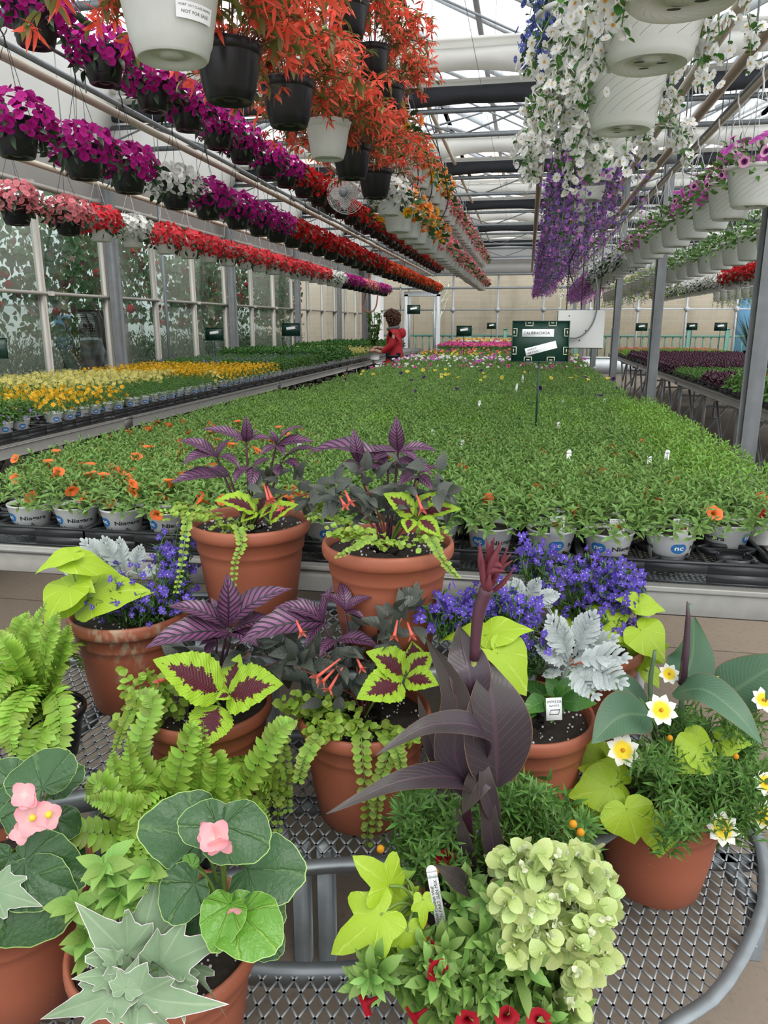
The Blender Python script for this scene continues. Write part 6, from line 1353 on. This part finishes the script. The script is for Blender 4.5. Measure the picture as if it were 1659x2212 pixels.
# fan
t=thing('circulation_fan','round wire cage fan hanging under the frame among the baskets','fan',tuple(A(746,418,7.7)),-.05)
mb=MB()
t.scale=(.9,)*3
for k in range(1,15):
    r_=.20*k/14; mb.add(tube([(r_*math.cos(a),-.07*(1-(k/14)**2)-.02,r_*math.sin(a)) for a in np.arange(24)*PI/12],.0022,4,closed=True)); 
for a in np.arange(12)*PI/6: mb.add(tube([(0,-.09,0),(.12*math.cos(a),-.075,.12*math.sin(a)),(.20*math.cos(a),-.02,.20*math.sin(a))],.0016,4)).add(tube([(.2*math.cos(a),-.02,.2*math.sin(a)),(.2*math.cos(a),.07,.2*math.sin(a)),(0,.11,0)],.0016,4))
mb.add(tube([(.2*math.cos(a),.07,.2*math.sin(a)) for a in np.arange(24)*PI/12],.003,5,closed=True)); mb.build('cage',m_white,t)
MB().add(lathe([(.001,0),(.03,.0),(.045,.01),(.05,.05),(.045,.10),(.001,.11)],16),TR(0,-.10,0,rx=-PI/2)).build('motor',m_galv,t)
MB().add(petalsT(4,.17,.13,.15,4,w_ell),TR(0,.0,0,rx=PI/2)).build('blade',plain('fan_blade',(.45,.40,.38),.4,.3),t)
MB().add(tube([(0,.08,.05),(0,.08,.75)],.012,6)).build('bracket',m_galv,t)
# cable hanging from the purple row
tag(MB().add(tube(spline([(.42,7.,2.6),(.43,7.3,2.3),(.38,7.9,2.1),(.5,8.6,1.9)],20),.007,6)).build('power_cable',m_wire),'black power cable looping down from the purple baskets','cable')
tag(MB().add(tube(spline([(-4.1,20.2,3.0),(-4.3,20.2,2.25),(-4.35,20.2,1.95),(-4.15,20.2,1.85),(-4.0,20.2,2.0),(-3.95,20.2,2.3)],20),.02,6)).build('hose',plain('orange_hose',(.45,.15,.08),.5)),'reddish hose loop hanging near the far corner panel','hose')
for i,(y,x) in enumerate(((7.8,-1.28),(8.3,-1.2),(9.2,-1.12))): tag(MB().add(tube(spline([(x-.1,y,3.9),(x+.02,y+.1,3.5),(x+.12,y+.3,3.0),(x-.02,y+.5,2.72)],20),.006,5)).build('drip_line',m_wire),'thin black drip line arching down between the orange begonia pots','drip line','drip lines by the orange begonias')
# ================================================================ person
def skin(name,verts,edges,rad,mat,parent=None,sub=2):
    me=bpy.data.meshes.new(name); me.from_pydata(verts,edges,[]); o=bpy.data.objects.new(name,me); COL.objects.link(o)
    md=o.modifiers.new('s','SKIN'); me.skin_vertices[0].data[0].use_root=True
    for i,r_ in enumerate(rad): me.skin_vertices[0].data[i].radius=(r_,r_) if np.isscalar(r_) else r_
    md.use_smooth_shade=True; s_=o.modifiers.new('u','SUBSURF'); s_.levels=sub; s_.render_levels=sub
    dg=bpy.context.evaluated_depsgraph_get(); dg.update(); m2=bpy.data.meshes.new_from_object(o.evaluated_get(dg)); bpy.data.objects.remove(o)
    m2.materials.clear(); m2.materials.append(mat); m2.polygons.foreach_set('use_smooth',np.ones(len(m2.polygons),bool)); return link(name,m2,parent)
pp=thing('person','person in a red jacket with curly brown hair, leaning over the side bench','person',(-2.42,14.0,0),0)
m_skin=plain('skin',(.62,.36,.26),.5,trans=.05)
V=[(0,0,.98),(0,0,1.18),(-.02,0,1.36),(-.04,0,1.46),(-.06,0,1.56),(-.075,0,1.66),(.02,.19,1.38),(-.02,.24,1.18),(-.24,.22,1.10),(-.36,.18,1.12),(.02,-.19,1.38),(.0,-.25,1.18),(-.20,-.24,1.04),(-.34,-.18,1.08),(0,.10,.9),(.0,.11,.5),(.02,.11,.09),(0,-.10,.9),(.0,-.11,.5),(.02,-.11,.09),(-.10,.11,.05),(-.10,-.11,.05)]
E_=[(0,1),(1,2),(2,3),(3,4),(4,5),(2,6),(6,7),(7,8),(8,9),(2,10),(10,11),(11,12),(12,13),(0,14),(14,15),(15,16),(0,17),(17,18),(18,19),(16,20),(19,21)]
skin('body',V,E_,[(.11,.12),(.08,.09),(.05,.05),.055,.085,.09,.035,.03,.032,.03,.035,.03,.032,.03,.09,.06,.045,.09,.06,.045,.035,.035],m_skin,pp)
m_jk=plain('red_jacket',(.46,.012,.022),.55,0,.2,8,.25)
skin('jacket',V[:4]+[V[6],V[7],V[8],V[10],V[11],V[12],(0,0,.84)],[(0,1),(1,2),(2,3),(2,4),(4,5),(5,6),(2,7),(7,8),(8,9),(0,10)],[(.17,.19),(.165,.19),(.165,.20),.085,.088,.072,.05,.088,.072,.05,(.175,.20)],m_jk,pp)
skin('trousers',[(0,0,.92)]+V[14:20],[(0,1),(1,2),(2,3),(0,4),(4,5),(5,6)],[.14,.11,.08,.07,.11,.08,.07],plain('dark_trousers',(.03,.035,.05),.8),pp)
r=np.random.RandomState(4); mb=MB().add(sphere(.125,16,12,1.1),TR(-.04,0,1.66)); q,nv=dome(420,.145,.15,0,r,-.9,1.,.08); k=(q[:,0]>-.06)|(q[:,2]>.03); q=q[k]; mb.add(sphere(1,6,4),upf(q+np.array([-.045,0,1.655]),nv[k],s=r.uniform(.014,.026,len(q)),rng=r))
mb.build('hair',plain('curly_brown_hair',(.085,.035,.02),.7,0,.5,60,.6),pp)
mb=MB(); 
for sg in (-1,1):   # hands with fingers
    w0=np.array(V[9] if sg>0 else V[13]); mb.add(tube([w0,w0+[-.05,0,-.01],w0+[-.085,0,-.015]],[.024,.034,.028],8))
    for i in range(4): mb.add(tube(spline([w0+[-.075,(i-1.5)*.017,-.012],w0+[-.115,(i-1.5)*.020,-.02],w0+[-.14+.004*abs(i-1.3),(i-1.5)*.020,-.045]],5),[.0095,.009,.0085,.008,.0065],6))
    mb.add(tube([w0+[-.03,-.024*sg,-.01],w0+[-.07,-.048*sg,-.02],w0+[-.095,-.05*sg,-.03]],[.011,.0095,.007],6))
mb.build('hand',m_skin,pp)
MB().add(tube([(-.03+.095*math.cos(a),.10*math.sin(a),1.475+.02*math.cos(a)) for a in np.arange(16)*PI/8],.032,7,closed=True)).build('scarf',plain('grey_scarf',(.17,.17,.19),.8,0,.4,50),pp)
skin('hood',[(.06,0,1.45),(.12,0,1.38),(.13,0,1.28)],[(0,1),(1,2)],[(.06,.12),(.06,.13),(.035,.09)],m_jk,pp)
mb=MB()   # face on the side it looks to
mb.add(sphere(.011,8,6),TR(-.168,.0,1.645)); mb.add(sphere(.009,8,6),TR(-.16,.035,1.675)); mb.add(sphere(.009,8,6),TR(-.16,-.035,1.675)); mb.add(tube([(-.163,-.025,1.612),(-.168,0,1.609),(-.163,.025,1.612)],.005,6))
mb.build('face',plain('face_detail',(.35,.16,.12),.5),pp)
# ================================================================ neighbour house plants and goods beyond the side glass
r=np.random.RandomState(9); vine=[]; 
vl=leafT(w_ovate,4,1,.36,.25,.9); m_vg=leafmat('vine_leaf',(.06,.13,.05),(.10,.20,.07),None,5,.2,.5,.6,.35,bump=0); m_vr=leafmat('reddish_vine_leaf',(.13,.06,.05),(.18,.09,.06),None,5,.2,.5,.5,.3,bump=0)
def vinemesh(seed):
    r=np.random.RandomState(seed); n=1500; q=np.stack([r.uniform(-.4,.4,n),r.uniform(-1.1,1.1,n),2.6+np.clip(r.normal(size=n)*.6,-.95,1.3)],1); s=r.uniform(.07,.16,n); mb=MB(); d=nrm(r.normal(size=q.shape)*.5+[0,0,-1.])
    k=r.uniform(size=n)<.8; M=frames(q,d,r.normal(size=q.shape),s,s,s); mb.add(vl,M[k]).add(vl.mat(1),M[~k]); 
    for i in range(5): a,b=r.normal(size=2)*.3; mb.add(tube([(a,b,2.),(a*.6,b*.5,3.9)],.008,4).mat(2))
    q=q[:12]; mb.add(sphere(1,8,6).mat(3),upf(q,(0,0,1.),s=r.uniform(.04,.08,12)))
    return mb.mesh('hanging_vine',[m_vg,m_vr,m_stem,P['red']])
VM=[vinemesh(s) for s in (1,2,3)]
for i in range(8):
    o=link('hanging_vine',VM[i%3],None,(-7.0-.3*(i%2),6.0+2.3*i,-.1*(i%3))); o.rotation_euler=(0,0,PI*(i%2)); tag(o,'tangled vine with red fruit hanging beyond the side glass','vine','vines in the neighbouring house')
lowm=MB()
r=np.random.RandomState(8); n=1800; q=np.stack([r.uniform(-.5,.5,n),r.uniform(-.8,.8,n),.8+r.uniform(0,.65,n)*r.uniform(.4,1,n)],1); s=r.uniform(.05,.12,n); lowm.add(leaf_n,frames(q,nrm(r.normal(size=q.shape)*.6+[0,0,.8]),r.normal(size=q.shape),s,s,s)); lowm.add(box(-.55,-.8,.6,.55,.8,.8).mat(1))
LM=lowm.mesh('leafy_plants',[m_dkleaf,m_dark])
for i in range(9):
    if i in (0,): continue
    o=link('leafy_shrub',LM,None,(-6.6,6.9+1.62*i,0)); tag(o,'low dark leafy plants in a bed beyond the side glass','plant bed','low beds in the neighbouring house')
t=thing('storage_tub','clear white plastic tub beyond the side glass at the left','tub',(-6.5,7.6,.85)); MB().add(lathe([(.28,0),(.30,.02),(.34,.30),(.36,.30),(.36,.33),(.33,.33)],4),TR(rz=PI/4)).build('tub',m_npot,t,False); MB().add(bbox(-.26,-.26,.33,.26,.26,.36,.01)).build('lid',plain('clear_lid',(.6,.68,.68),.3),t,False)
tag(MB().add(box(-7.1,6.2,0,-5.9,8.6,.85)).build('work_table',plain('grey_table',(.25,.26,.26),.6),None,False),'grey table carrying the white tub beyond the glass','table')
t=thing('grey_bin','tall dark grey bin beyond the side glass at the left edge','bin',(-6.3,6.2,.85)); MB().add(bbox(-.35,-.3,0,.35,.45,.62,.02)).build('bin',plain('grey_bin',(.10,.10,.10),.6,0,.3,5),t,False); MB().add(bbox(-.37,-.32,.62,.37,.47,.68,.02)).build('lid',m_dark,t,False)
t=thing('slatted_crate','black slatted crate beyond the glass above the grey bin','crate',(-6.2,6.2,1.95)); mb=MB()
for k in range(5): mb.add(box(-.3,-.4,.05*k,.3,.4,.05*k+.03))
mb.build('crate',m_blk,t,False)
tag(MB().add(bbox(-6.6,5.7,1.89,-5.8,6.7,1.94,.01)).build('wall_shelf',m_dark,None,False),'dark shelf carrying the slatted crate beyond the glass','shelf')
tag(MB().add(box(XW-.052,8.45,1.0,XW-.048,9.62,1.72)).build('glass_sheet',glass('grey_film',.62,(.85,.9,.95),.5),None,False),'rectangular grey film sheet stuck on the side glass','sheet')
tag(MB().add(bbox(-8.2,12.2,1.1,-8.16,12.7,1.7,.01)).build('blue_bucket',plain('blue_bucket',(.12,.32,.5),.5),None,False),'pale blue panel glimpsed beyond the side glass','panel')
tag(MB().add(box(-8.8,5,.3,-8.76,11,1.9)).build('plastic_sheet',plain('white_film',(.78,.82,.80),.5,0,.08,2),None,False),'white plastic sheet hung low beyond the side glass','sheet')
# ornamental grass on the right bench end
t=thing('ornamental_grass','tall spiky green grass at the far right behind the post','grass plant',(4.2,15.5,.86)); mb=MB(); r=np.random.RandomState(5)
for k in range(170):
    a=r.uniform(0,6.28); L=r.uniform(.5,.95); l_=r.uniform(.15,.6); mb.add(sweepleaf([(0,0,.1),(l_*.4*math.cos(a),l_*.4*math.sin(a),L*.6),(l_*math.cos(a),l_*math.sin(a),L)],.006,w_lance,(0,0.1,1.),6,1))
mb.build('blades',m_dkleaf,t); MB().add(lathe([(.10,0),(.14,.2),(.15,.2)],16,True)).build('pot',m_bpot,t)
t=thing('tall_seedling','tall leafy plant with pale stem just left of the person','plant',(-2.98,14.9,.86)); mb=MB(); st=MB()
for k in range(7):
    a=k*.9; x,y=.3*math.cos(a)*.5,.15*math.sin(a); st.add(tube([(0,0,.05),(x*.5,y*.5,.5),(x,y,.85+.05*(k%3))],.008,5))
    q=spline([(0,0,.3),(x*.5,y*.5,.5),(x,y,.9)],8); q=q.repeat(2,0); s=np.full(16,.14); mb.add(leaf_m,frames(q,nrm(r.normal(size=q.shape)+[0,0,-.2]),(0,0,1.),s,s,s))
st.build('stem',m_stem,t); mb.build('leaves',m_bench,t); MB().add(lathe([(.09,0),(.12,.15),(.125,.15)],16,True)).build('pot',m_npot,t)
